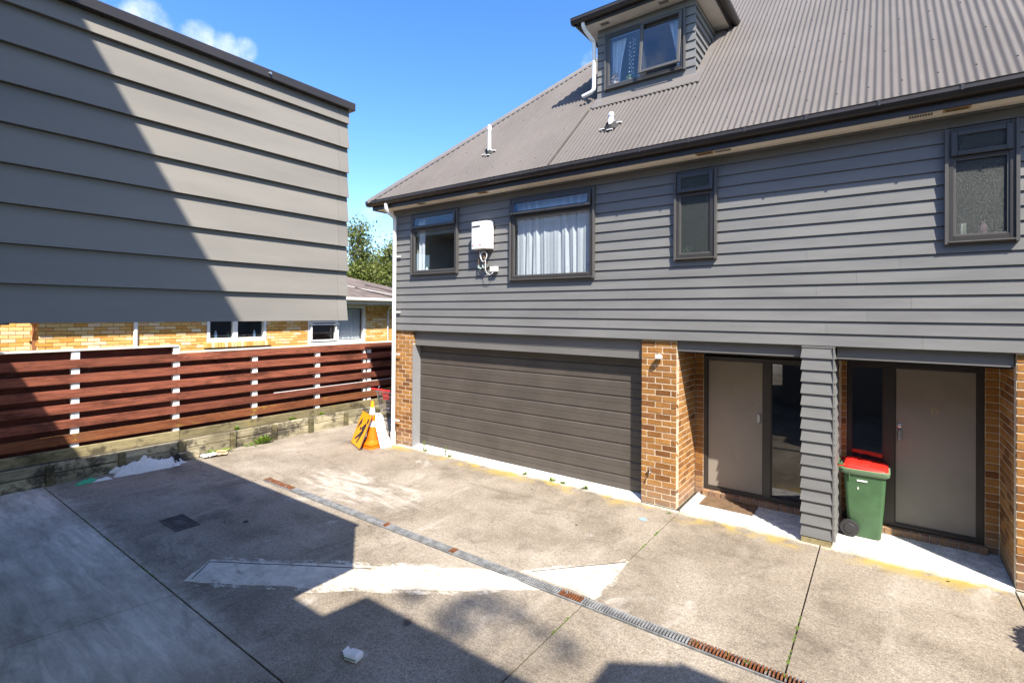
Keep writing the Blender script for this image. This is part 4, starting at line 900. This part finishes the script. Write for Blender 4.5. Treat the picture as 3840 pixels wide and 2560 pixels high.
# ------------------------------------------------------------------ retaining wall and fence
rw = thing('retaining_wall', 'low weathered timber sleeper retaining wall below the red fence', 'wall', (-10.55, -2, 0))
kp = [-6.9, -5.95, -5.0, -4.07, -3.16, -2.24, -1.39, -.53, .4, 1.35, 2.3, 3.3, 4.3]
ys = [-9.2]+kp[1::2]+[5.5]
for r, (z0, z1) in enumerate(((.0, .168), (.172, .335))):
    off = .0 if r else .47; yb = [-9.2]+[v+.0 for v in kp[(r+1) % 2::2]]+[5.5]
    for a, b in zip(yb[:-1], yb[1:]): box('sleeper', M['sleeper'], rw, -10.57+random.uniform(-.004, .004), -10.52+random.uniform(-.006, .006), a+.004, b-.004, z0-.03 if not r else z0+.004, z1+random.uniform(-.006, .004), .009)
for y in kp: box('sleeper_post', M['sleeper_post'], rw, -10.52, -10.455+random.uniform(-.008, .008), y-.05, y+.05, -.03, .325+random.uniform(-.02, .012), .008)
for a, b in zip([-9.2, -6, -3.1, -.1, 2.6], [-6, -3.1, -.1, 2.6, 5.5]): box('upper_sleeper', M['sleeper_top'], rw, -10.80, -10.745, a+.003, b-.003, .3, .475+random.uniform(-.006, .006), .008)
box('ledge_fill', M['soil'], rw, -10.745, -10.57, -9.2, 5.5, .0, .31)
fn = thing('timber_fence', 'red stained horizontal board fence with white posts on the sleeper wall', 'fence', (-10.9, -2, .3))
fp = [-9.05, -7.57, -6.09, -4.61, -3.11, -1.61, -.11, 1.39, 2.89, 4.39]
for i, y in enumerate(fp):
    zt = 2.06 if y < -3 else 1.93
    box('fence_post', M['white'], fn, -10.99, -10.885, y-.055, y+.055, .3, zt, .004)
    if y > 1: box('fence_post', M['white'], fn, -10.99, -10.885, y-.175, y-.12, .3, zt-.1, .004)
for k in range(6):
    zt = 1.925-.248*k; h = .145 if k < 5 else .16
    ends = [-9.2]+[fp[j] for j in ((1, 4, 7) if k % 2 == 0 else (2, 4, 8))]+[5.4]
    for a, b in zip(ends[:-1], ends[1:]):
        j = random.uniform(-.004, .004); MB().box(-10.885+.001, -10.858+random.uniform(-.002, .002), a+.002, b-.002, zt-h+j, zt+j).build('fence_board', M['fence_low' if k == 5 else 'fence_red'], fn, .003)
    if k < 5:
        for a, b in zip([-9.2, -6.09, -3.11, -.11, 2.89], [-6.09, -3.11, -.11, 2.89, 5.4]): box('rear_board', M['fence_back'], fn, -11.015, -10.992, a+.002, b-.002, zt-.248-.02, zt-.145+.03, .002)
for a, b in zip([-9.2, -6.09, -3.11, -.11, 2.89], [-6.09, -3.11, -.11, 2.89, 5.4]): box('rear_board', M['fence_back'], fn, -11.015, -10.992, a+.002, b-.002, .28, .6, .002)
for a, b in ((-9.2, -6.09), (-6.09, -3.08)):
    box('rear_board', M['fence_back'], fn, -11.015, -10.992, a+.002, b-.002, 1.9, 2.05, .002)
    box('fence_cap', M['offwhite'], fn, -11.03, -10.86, a+.002, b-.002, 2.061, 2.088, .004)
for a, b in ((-3.05, -.11), (-.11, 2.89), (2.89, 5.4)): box('fence_cap', M['offwhite'], fn, -11.03, -10.85, a+.002, b-.002, 1.932, 1.956, .004)
box('white_batten', M['white'], fn, -10.886, -10.862, -1.2, 2.4, .938, .946)

# ------------------------------------------------------------------ rubbish and weeds along the wall
def crumple(name, c, sx, sy, sz, mat, label, cat, seed=0, n=44, rot=0):
    vs, fs = [], []; off = Vector((seed*3.1, seed*1.7, 0))
    for j in range(n+1):
        for i in range(n+1):
            u, v = i/n*2-1, j/n*2-1; r = max(abs(u), abs(v)); e = 1+.28*mnoise.noise(Vector((u*2, v*2, 5))+off); x, y = u*sx*e, v*sy*e
            h = sz*max(0, (1-r*r))*(.55+1.3*abs(mnoise.noise(Vector((u*2.2, v*2.2, 0))+off)))+sz*(.45*abs(mnoise.noise(Vector((u*6, v*6, 2))+off))+.3*abs(mnoise.noise(Vector((u*14, v*14, 4))+off)))*(1-r**4)
            x2, y2 = x*math.cos(rot)-y*math.sin(rot), x*math.sin(rot)+y*math.cos(rot); vs.append((c[0]+x2, c[1]+y2, c[2]+.003+h))
    for j in range(n):
        for i in range(n): a = j*(n+1)+i; fs.append((a, a+1, a+n+2, a+n+1))
    return MB().add(vs, fs).build(name, M[mat], None, recalc=False, label=label, cat=cat)
pb = crumple('plastic_sheet', (-10.27, -3.82, 0), .19, .40, .15, 'plastic', 'crumpled translucent white plastic sheet heaped against the sleeper wall', 'plastic sheet', 3, 52, -.12)
crumple('plastic_sheet', (-10.30, -3.42, 0), .13, .22, .08, 'plastic', 'flattened white plastic bag tail running along the sleeper wall', 'plastic bag', 6, 22)
crumple('black_bag', (-10.28, -3.31, 0), .09, .08, .12, 'black', 'small black rubbish bag between white plastic and a timber block', 'bag', 8, 16)
crumple('wrapper', (-10.2, -4.6, 0), .05, .14, .05, 'foil_green', 'shiny green food wrapper lying against the sleeper wall', 'wrapper', 2, 14, .2)
crumple('wrapper', (-10.16, -4.42, 0), .04, .12, .03, 'plastic', 'clear plastic wrapper beside the green food wrapper', 'wrapper', 9, 14, -.1)
crumple('foil_scrap', (-10.1, -3.38, 0), .035, .05, .03, 'steel', 'crumpled silver foil scrap below the black bag', 'foil', 5, 12)
box('timber_block', M['sleeper'], None, -10.45, -10.30, -3.24, -2.93, .002, .13, .006, label='short sawn timber block lying against the sleeper wall', cat='timber block')
for k, (x, y, r, s) in enumerate(((-10.30, -2.76, .3, .16), (-10.24, -2.60, -.5, .17), (-10.33, -2.56, .9, .13), (-10.20, -2.80, 1.4, .12))):
    mb = MB(); nn = 8; vs = []; fs = []
    for j in range(nn+1):
        for i in range(nn+1): vs.append((s*(i/nn*2-1), .8*s*(j/nn*2-1), .004+.008*k+.035*abs(mnoise.noise(Vector((i*.5, j*.4, k*3.3))))+.02*(i/nn)))
    for j in range(nn):
        for i in range(nn): a = j*(nn+1)+i; fs.append((a, a+1, a+nn+2, a+nn+1))
    mb.add(vs, fs).xf(Matrix.Translation((x, y, 0)) @ Matrix.Rotation(r, 4, 'Z')).build('cardboard_sheet', M['paper' if k in (0, 3) else 'cardboard'], None, recalc=False, label='torn sheet of flattened cardboard on the ground beside the timber block', cat='cardboard', group='torn cardboard sheets by the wall')
fb = thing('food_box', 'discarded white paper food box lying on the shaded concrete', 'box', (-3.37, -4.6, 0))
Mx = Matrix.Translation((-3.37, -4.6, .0)) @ Matrix.Rotation(R(12), 4, 'Z') @ Matrix.Scale(.8, 4)
MB().prism([(-.07, -.05, .004), (.075, -.05, .004), (.085, 0, .012), (.07, .055, .02), (-.06, .055, .02)], (0, 0, .0)).build('x', M['paper'], fb) if False else None
bx = [[(-.075, -.055, .003), (.075, -.055, .003), (.075, .055, .003), (-.075, .055, .003)], [(-.08, -.062, .045), (.08, -.06, .05), (.075, .06, .055), (-.075, .058, .05)], [(-.06, -.05, .062), (.07, -.04, .075), (.05, .045, .078), (-.055, .05, .07)]]
MB().loft(bx).xf(Mx).build('carton', M['paper'], fb, .006)
MB().prism([(-.075, -.05, .035), (-.075, .05, .04), (-.115, .045, .07), (-.125, -.02, .055)], (0, .0, .002)).xf(Mx).build('flap', M['paper'], fb); MB().prism([(-.07, -.0645, .03), (.075, -.0625, .034), (.075, -.0628, .041), (-.07, -.0648, .039)], (0, .003, 0)).xf(Mx).build('printed_band', M['teal'], fb)
def weed(x, y, z, h, n, label, group, blade=False, spread=.08):
    rng = random.Random(f'{x}{y}'); mb = MB()
    for _ in range(n):
        a = rng.uniform(0, 6.28); r = rng.uniform(.0, spread); b = Vector((x+r*.4*math.cos(a), y+r*.4*math.sin(a), z)); t = Vector((x+r*math.cos(a)*1.3, y+r*math.sin(a)*1.3, z+h*rng.uniform(.4, 1)))
        side = Vector((-math.sin(a), math.cos(a), 0)); w = .004 if blade else h*rng.uniform(.12, .24); m = b.lerp(t, .6)+Vector((0, 0, h*.12))
        mb.add([b, m-side*w, t, m+side*w], [(0, 1, 2, 3)])
    mb.build('weed', M['weed'], None, recalc=False, label=label, cat='weed', group=group)
for y, h, n, s in ((-2.62, .07, 60, .16), (-2.42, .06, 50, .14), (-1.92, .06, 30, .14), (-1.72, .16, 40, .14), (-1.62, .17, 44, .12), (-1.8, .12, 16, .1)): weed(-10.38, y, 0, h, n, 'green weed growing at the foot of the sleeper wall', 'weeds at the foot of the sleeper wall', spread=s)
for y in (-.9, -2.1, -.2): weed(-10.62, y, .31, .1, 24, 'small weed growing on the ledge of the sleeper wall', 'weeds on the wall ledge')
for x, h, b in ((-7.35, .26, True), (-7.3, .04, False), (-6.75, .24, True), (-6.65, .05, False), (-4.9, .05, False), (-4.35, .06, False), (-4.15, .045, False), (-3.75, .06, False)): weed(x, -.03, .0, h, 12 if b else 26, 'little weed growing along the garage threshold', 'weeds along the garage threshold', b, .05 if b else .07)
for x in (-1.25, -1.0, -.85, -.7, -.58, -7.95, -7.4): weed(x, -2.78, -.01, .035, 10, 'tiny weed sprouting from the drain slots', 'weeds in the drain', False, .035)
weed(-2.36, -.2, 0, .03, 14, 'tiny weed in the joint at the pillar foot', 'weeds at the pillar', False, .04)
rng = random.Random(3)
for k, (x, y) in enumerate(((-7.5, -2.72), (-5.75, -2.8), (-4.4, -.55), (-4.1, -.5), (-5.6, -1.9), (-3.2, -1.3), (-3.9, -3.3), (-6.9, -4.0), (-5.3, -2.95), (-.1, -.35), (.55, -.2), (-9.2, -1.6), (-9.6, -.9))):
    s = rng.uniform(.015, .03); a = rng.uniform(0, 6.28); c, sn = math.cos(a), math.sin(a)
    MB().add([(x-s*c, y-s*sn, .004), (x+s*.5*sn, y-s*.5*c, .012), (x+s*c, y+s*sn, .005), (x-s*.5*sn, y+s*.5*c, .009)], [(0, 1, 2, 3)]).build('fallen_leaf', M['mat_brown' if k % 3 else 'cardboard'], None, recalc=False, label='small fallen brown leaf on the concrete', cat='leaf', group='fallen leaves on the concrete')

# ------------------------------------------------------------------ neighbour's brick house
nh = thing('neighbour_house', 'yellow brick bungalow with low brown roof behind the red fence', 'house', (-16, 0, 0))
NX, NH, NL = -14.0, .0813, .228
NW = [(-1.29, .26, 1.93, 3.0), (1.54, 3.63, 1.74, 2.95)]
def inwin(y0, y1, z): return any(a < (y0+y1)/2 < b and c < z < d for a, b, c, d in NW)
cand = []
for r in range(36):
    z = .02+r*NH+NH/2
    if z > 2.76: break
    y = -4.5-(NL/2 if r % 2 else 0)
    while y < 6.3:
        a, b = max(y, -4.5), min(y+NL, 6.3)
        for c, d, e, f in NW:
            if e < z < f:
                if a < c < b: b = c
                if a < d < b: a = d
        if b-a > .03 and not inwin(a, b, z): cand.append((a, b, z))
        y += NL
mwall = MB()
for a, b, za, zb in pieces(-4.49, 6.29, 0, 3.0, [(w[0]+.005, w[1]-.005, w[2], w[3]) for w in NW]): mwall.box(NX-.1, NX-.008, a, b, za, zb) if False else mwall.box(NX-.25, NX-.008, a, b, za, zb)
mwall.box(NX-3.2, NX-.26, -4.49, -4.3, 0, 3).box(NX-6, NX-3.2, 6.1, 6.29, 0, 3).box(NX-3.2, NX-.26, 6.1, 6.29, 0, 3).box(NX-6, NX-.26, -4.3, 6.1, 2.98, 3.0)
nwall = mwall.build('brick_wall', M['red_mortar'], nh)
def vis(a, b, z): return (z > 1.82 and z < 2.5 and b < 1.7) or (3.55 < a < 5.6 and z > 1.75)
good = [c for c in cand if vis(*c)]; good.sort(key=lambda c: -c[2]); rest = [c for c in cand if not vis(*c)]
if len(good) > 299: rest += good[299:]; good = good[:299]
for a, b, z in good: lay(nwall, NX-.05, (a+b)/2, z, math.pi/2, b-a-.012, H=NH-.012, mat='yellow_brick')
mb = MB()
for a, b, z in rest: mb.box(NX-.1, NX+random.uniform(-.002, .001), a+.0045, b-.0045, z-NH/2+.0045, z+NH/2-.0045)
mb.build('brickwork', M['yellow_brick'], nwall, kind='stuff')
# soldier course at the eave and brick corner return
y = 3.66
while y < 6.2: lay(nwall, NX-.05, y+.04, 2.87, math.pi/2, .071, H=.17, mat='yellow_brick', name='soldier_brick'); y += .08
for r in range(22, 30):
    z = .02+r*NH+NH/2; lay(nwall, NX-.115 if r % 2 else NX-.18, -4.45, z, 0, .12 if r % 2 else .22, H=NH-.009, mat='yellow_brick')
# recessed porch wall left of the corner
rb = box('porch_brick_wall', M['red_mortar'], nh, NX-.95, NX-.62, -8, -4.2, 0, 3)
for r in range(22, 31):
    z = .02+r*NH+NH/2; y = -6.9-(NL/2 if r % 2 else 0)
    while y < -4.3: lay(rb, NX-.66, y+NL/2, z, math.pi/2, NL-.009, H=NH-.009, mat='yellow_brick'); y += NL
for y in (-5.62, -5.25): box('porch_post', M['white'], nh, NX-.6, NX-.52, y-.04, y+.04, 0, 3)
MB().tube([(NX-.45, -5.5, 3), (NX-.45, -5.5, 0)], .03, 8).build('porch_pipe', M['white'], nh)
# windows of the neighbour
for (a, b, c, d), mids in ((NW[0], (-.58,)), (NW[1], (2.55,))):
    mb = MB(); w = .075
    for y0_, y1_, z0_, z1_ in ((a, a+w, c, d), (b-w, b, c, d), (a+w, b-w, c, c+.11), (a+w, b-w, d-w, d)): mb.box(NX-.12, NX+.012+(z0_ == c and z1_ != d)*.03, y0_, y1_, z0_, z1_)
    for m_ in mids: mb.box(NX-.1, NX+.006, m_-.06, m_+.06, c+.11, d-w)
    wd = mb.build('window', M['white'], nh, .004)
    edges = [a+w]+[q for m_ in mids for q in (m_-.06, m_+.06)]+[b-w]
    for y0_, y1_ in zip(edges[0::2], edges[1::2]): MB().box(NX-.07, NX-.064, y0_, y1_, c+.11, d-w).build('pane', M['glass'], wd)
    MB().box(NX-1.4, NX-1.38, a-.1, b+.1, c-.2, d+.1).box(NX-1.4, NX-.26, a-.12, a-.1, c-.2, d+.1).box(NX-1.4, NX-.26, b+.1, b+.12, c-.2, d+.1).box(NX-1.4, NX-.26, a-.1, b+.1, c-.22, c-.2).build('room_lining', M['dark'] if mids[0] < 0 else M['interior'], wd)
MB().ring_frame(0, .9, 0, .62, .05, -.02, .02).xf(Matrix.Translation((NX+.05, 1.6, 1.84)) @ Matrix.Rotation(R(90), 4, 'Z')).build('open_sash', M['white'], nh, .004)
MB().box(NX+.015, NX+.09, 1.56, 2.62, 2.34, 2.375).build('stay_rail', M['white'], nh)
curt = curtain('window_curtain', 0, .98, 1.87, 2.85, 0, 7, .02, 'curtain', 'white curtain in the bungalow window beside the corner downpipe')
curt.rotation_euler = (0, 0, R(90)); curt.location = (NX-.17, 3.05, 1.87)
sb = box('brick_sill', M['red_mortar'], nh, NX-.02, NX+.062, -1.36, .33, 1.80, 1.86)
y = -1.37
while y < .3: lay(sb, NX+.02, y+.04, 1.862, math.pi/2, .073, H=.12, D=.13, mat='yellow_brick'); y += .082
for k, (y, m_, cp) in enumerate(((-1.03, 'bluebottle', 'white'), (-.16+.14, 'bluebottle', 'white'), (-.72, 'succulent', 'red_plastic'))):
    bottle('sill_bottle', NX-.11, y, 2.04, .033, .19 if k < 2 else .16, m_, ('clear blue water bottle with white cap on the bungalow window sill' if k < 2 else 'green spray bottle with red top on the bungalow window sill'), cp, 'water bottles on the bungalow sill' if k < 2 else None)
MB().tube([(NX+.05, -2.84, 1.0), (NX+.05, -2.84, 3.05)], .045, 10).build('downpipe', M['white'], nh, smooth=True)
MB().tube([(NX+.5, 4.68, 3.08), (NX+.3, 4.62, 2.98), (NX+.1, 4.57, 2.9), (NX+.05, 4.56, 2.82), (NX+.05, 4.56, .1)], .038, 10).build('downpipe', M['white'], nh, smooth=True)
box('eave_soffit', M['offwhite'], nh, NX-.0, NX+.52, -4.95, 6.8, 3.0, 3.015); box('frieze', M['offwhite'], nh, NX-.004, NX+.02, -5, 6.3, 2.955, 3.0)
box('fascia', M['offwhite'], nh, NX+.5, NX+.52, -4.95, 6.82, 3.0, 3.13)
MB().prism([(NX+.52, -4.95, 3.2), (NX+.52, -4.95, 3.1), (NX+.60, -4.95, 3.1), (NX+.635, -4.95, 3.13), (NX+.64, -4.95, 3.215), (NX+.62, -4.95, 3.215), (NX+.61, -4.95, 3.14), (NX+.54, -4.95, 3.12), (NX+.54, -4.95, 3.2)], (0, 11.85, 0)).build('gutter', M['offwhite'], nh)
tn = math.tan(R(18)); ec = (NX+.6, 6.9)
MB().add([(ec[0], -5, 3.215), (ec[0], ec[1], 3.215), (ec[0]-4.5, ec[1]-4.5, 3.215+4.5*tn), (ec[0]-4.5, -5, 3.215+4.5*tn), (ec[0]-9, ec[1], 3.215), (ec[0]-9, -5, 3.215)], [(0, 1, 2, 3), (1, 4, 2), (2, 4, 5, 3)]).build('roof', M['old_roof'], nh, recalc=False)
rp = lambda x, y: (x, y, 3.215+(ec[0]-x)*tn+.02)
MB().tube([rp(-14.9, 3.0), rp(-14.2, 3.9), rp(-13.8, 4.6), rp(-13.45, 5.2)], .012, 5).build('roof_cable', M['wire'], nh); MB().tube([rp(-13.5, 4.4), (-13.9, 5.9, 3.75), (-14.3, 7, 3.95)], .012, 5).build('antenna_arm', M['steel'], nh)
for a, b in (((-14.9, 3.2), (-13.5, 4.35)), ((-14.9, 4.3), (-14.0, 5.2)), ((-15.3, 3.3), (-15.1, 3.5))): MB().tube([rp(*a), rp(*b)], .014, 4).build('sheet_lap', M['dark'], nh)
# guessed grey object by the bungalow porch, its real kind unknown
gr = thing('grey_porch_object', 'grey boxy object of unknown kind with black capped top beside the bungalow porch', 'unknown object', (NX-.1, -5.3, 1.1))
MB().box(NX-.4, NX+.05, -5.9, -5.28, .0, 2.18).build('cover', M['leather'], gr, .05, 2); MB().box(NX-.38, NX+.03, -5.9, -5.2, 2.185, 2.215).build('lid_edge', M['white'], gr, .005)
MB().loft([rrect(.26, .26, .06, 2.2, 4, NX-.1, -5.25), rrect(.2, .2, .06, 2.32, 4, NX-.1, -5.2), rrect(.16, .18, .06, 2.44, 4, NX-.1, -5.14)]).build('hood', M['stone_white'], gr, smooth=True)
MB().loft([rrect(.2, .3, .06, 2.44, 4, NX-.1, -5.08), rrect(.2, .3, .06, 2.49, 4, NX-.1, -5.06)]).build('hood_cap', M['black'], gr, smooth=True)

# ------------------------------------------------------------------ opposite house: jutting clad wing and the eave that shades the yard
oh = thing('jutting_wing', 'dark grey weatherboard upper wing jutting out over the yard with flat capped parapet', 'house', (-5, -8, 0))
XL, YC = -2.78, -5.123; wz0, wex = 2.688, .1578
for k in range(9):
    z0 = wz0+wex*k; z1 = z0+wex-.002
    MB().prism([(XL+.010, YC+.012, z0), (XL-.012, YC+.012, z1), (XL-.03, YC+.012, z1), (XL-.03, YC+.012, z0)], (0, -.07, 0)).build('corner_piece', M['wing_siding'], oh)
    MB().prism([(XL+.010, YC-.0595, z0), (XL-.012, YC-.0595, z1), (XL-.03, YC-.0595, z1), (XL-.03, YC-.0595, z0)], (0, -3.33, 0)).build('weatherboard', M['wing_siding'], oh)
    MB().prism([(XL-.0145, YC+.0115, z0), (XL-.0145, YC-.012, z1), (XL-.0145, YC-.03, z1), (XL-.0145, YC-.03, z0)], (-5.2, 0, 0)).build('end_weatherboard', M['wing_siding'], oh)
box('wing_core', M['wing_siding'], oh, -8.0, XL-.03, -8.6, YC-.03, wz0+.02, 4.1)
box('parapet_cap', M['gutter'], oh, -8.05, XL+.035, -8.6, YC+.04, 4.035, 4.085, .004)
for y in (-5.65,): MB().lathe([(.008, 0), (.006, .012)], (0, 0, 0), 8).xf(Matrix.Translation((XL+.035, y, 4.06)) @ Matrix.Rotation(R(90), 4, 'Y')).build('rivet', M['steel'], oh)
ob = thing('opposite_house', 'opposite grey house whose stepped eave shades the yard from behind', 'house', (0, -10, 0))
MB().box(-16, -2.5, -14, -8.62, 2.7, 5.9).box(-2.5, 12, -14, -8.62, 0, 5.9).build('wall', M['wing_siding'], ob); EZ = 6.0
MB().prism([(x, y, EZ) for x, y in ((-20, -7.48), (-.11, -7.48), (-.04, -7.05), (2.22, -7.05), (2.22, -6.49), (2.67, -6.2), (2.67, -6.16), (12, -6.16), (12, -14), (-20, -14))], (0, 0, -.12)).build('eave', M['soffit'], ob)
MB().add([(-20, -7.6, 6.01), (12, -7.6, 6.01), (12, -11, 8.2), (-20, -11, 8.2), (12, -14, 6.01), (-20, -14, 6.01)], [(0, 1, 2, 3), (3, 2, 4, 5), (0, 3, 5), (1, 4, 2)]).build('roof', M['roof_steel'], ob)
for x in (-1.6, 3.2): box('window', M['glass'], ob, x-.8, x+.8, -8.625, -8.61, 3.6, 4.9)

# ------------------------------------------------------------------ tree behind the bungalow
def tree(name, base, h, limbs, leafn, ls, label, seed):
    t = thing(name, label, 'tree', base); rng = random.Random(seed); tb = MB(); B_ = Vector(base); tips = []
    trunk = [B_+Vector((0, 0, h*k/6))+Vector((rng.uniform(-.1, .1), rng.uniform(-.1, .1), 0)) for k in range(7)]
    tb.tube(trunk, [.2-.022*k for k in range(7)], 8)
    for (dx, dy, z0, L, lean) in limbs:
        p = B_+Vector((0, 0, z0)); d = Vector((dx, dy, lean)).normalized(); pts = [p]
        for k in range(6): d = (d+Vector((rng.gauss(0, .12), rng.gauss(0, .12), .08))).normalized(); p = p+d*L/6; pts.append(p.copy())
        tb.tube(pts, [.075*(1-k/8) for k in range(7)], 6)
        for k in range(1, 7):
            for _ in range(7 if k < 6 else 9):
                e = (d+Vector((rng.gauss(0, .8), rng.gauss(0, .8), rng.gauss(.1, .6)))).normalized(); q = pts[k]+e*rng.uniform(.25, .75); tb.tube([pts[k], q], [.018, .006], 4); tips.append((q, .16+.16*rng.random())); tips.append((pts[k].lerp(q, .6), .14))
    lb = MB()
    for i in range(leafn):
        c, r = rng.choice(tips); p = c+Vector((rng.gauss(0, r), rng.gauss(0, r), rng.gauss(0, r))); u = Vector((rng.gauss(0, 1), rng.gauss(0, 1), rng.gauss(0, .7))).normalized(); v = u.orthogonal().normalized(); v.rotate(Matrix.Rotation(rng.uniform(0, 6.28), 3, u)); s = ls*rng.uniform(.6, 1.3)
        lb.v += [p-u*s, p+v*s*.45, p+u*s, p-v*s*.45]; n_ = len(lb.v); lb.f.append((n_-4, n_-3, n_-2, n_-1))
    tb.build('trunk', M['bark'], t, smooth=True); lb.build('crown', M['foliage'], t, recalc=False); return t
lm = []; rng = random.Random(5)
for k in range(34): 
    a = rng.uniform(0, 6.28); lm.append((math.cos(a), math.sin(a), rng.uniform(1.2, 3.6), rng.uniform(1.3, 2.3), rng.uniform(.3, 1.3)))
lm += [(-.45, -.35, 3.2, 3.3, 2.2), (-.35, -.2, 3.3, 3.2, 2.6), (.25, .35, 3.0, 2.7, 2.4), (-.5, -.2, 3.0, 2.9, 2.0)]
tree('garden_tree', (-19.7, 8.2, 0), 4.2, lm, 46000, .075, 'leafy olive green tree rising behind the brick bungalow', 9)

def far_tree():
    t = thing('tall_tree', 'tall sparse tree behind the opposite house dappling the yard with soft shade', 'tree', (8.5, -15.5, 0)); rng = random.Random(8); tb, lb = MB(), MB()
    top = Vector((7.8, -13.2, 15)); tb.tube([(8.5, -15.5, 0), (8.4, -15.2, 6), (8.1, -14.2, 11), top], [.28, .22, .13, .05], 8)
    for gx, gy, r in DAPPLE:
        zz = 15.5+rng.uniform(-.6, .6); c = Vector((gx, gy, 0))+Vector((1.29, -1, 1.95))*(zz/1.95); tb.tube([top-Vector((0, 0, rng.uniform(0, 3))), top.lerp(c, .5)+Vector((0, 0, .2)), c], [.04, .03, .012], 5)
        for _ in range(int(260*r/.2)):
            p = c+Vector((rng.gauss(0, r), rng.gauss(0, r), rng.gauss(0, r*.8))); u = Vector((rng.gauss(0, 1), rng.gauss(0, 1), rng.gauss(0, 1))).normalized(); v = u.orthogonal().normalized(); q = .035; lb.add([p-u*q, p+v*q*.5, p+u*q, p-v*q*.5], [(0, 1, 2, 3)])
    tb.build('trunk', M['bark'], t, smooth=True); lb.build('crown', M['foliage'], t, recalc=False)
DAPPLE = [(-2.92, -3.35, .14), (-3.1, -3.33, .09), (-2.68, -3.35, .08), (-3.19, -3.8, .07), (-3.2, -3.62, .07), (-3.17, -3.5, .06), (-3.69, -3.69, .09), (-2.96, -3.79, .07), (-2.36, -3.42, .05), (-2.1, -3.48, .09)]
far_tree()
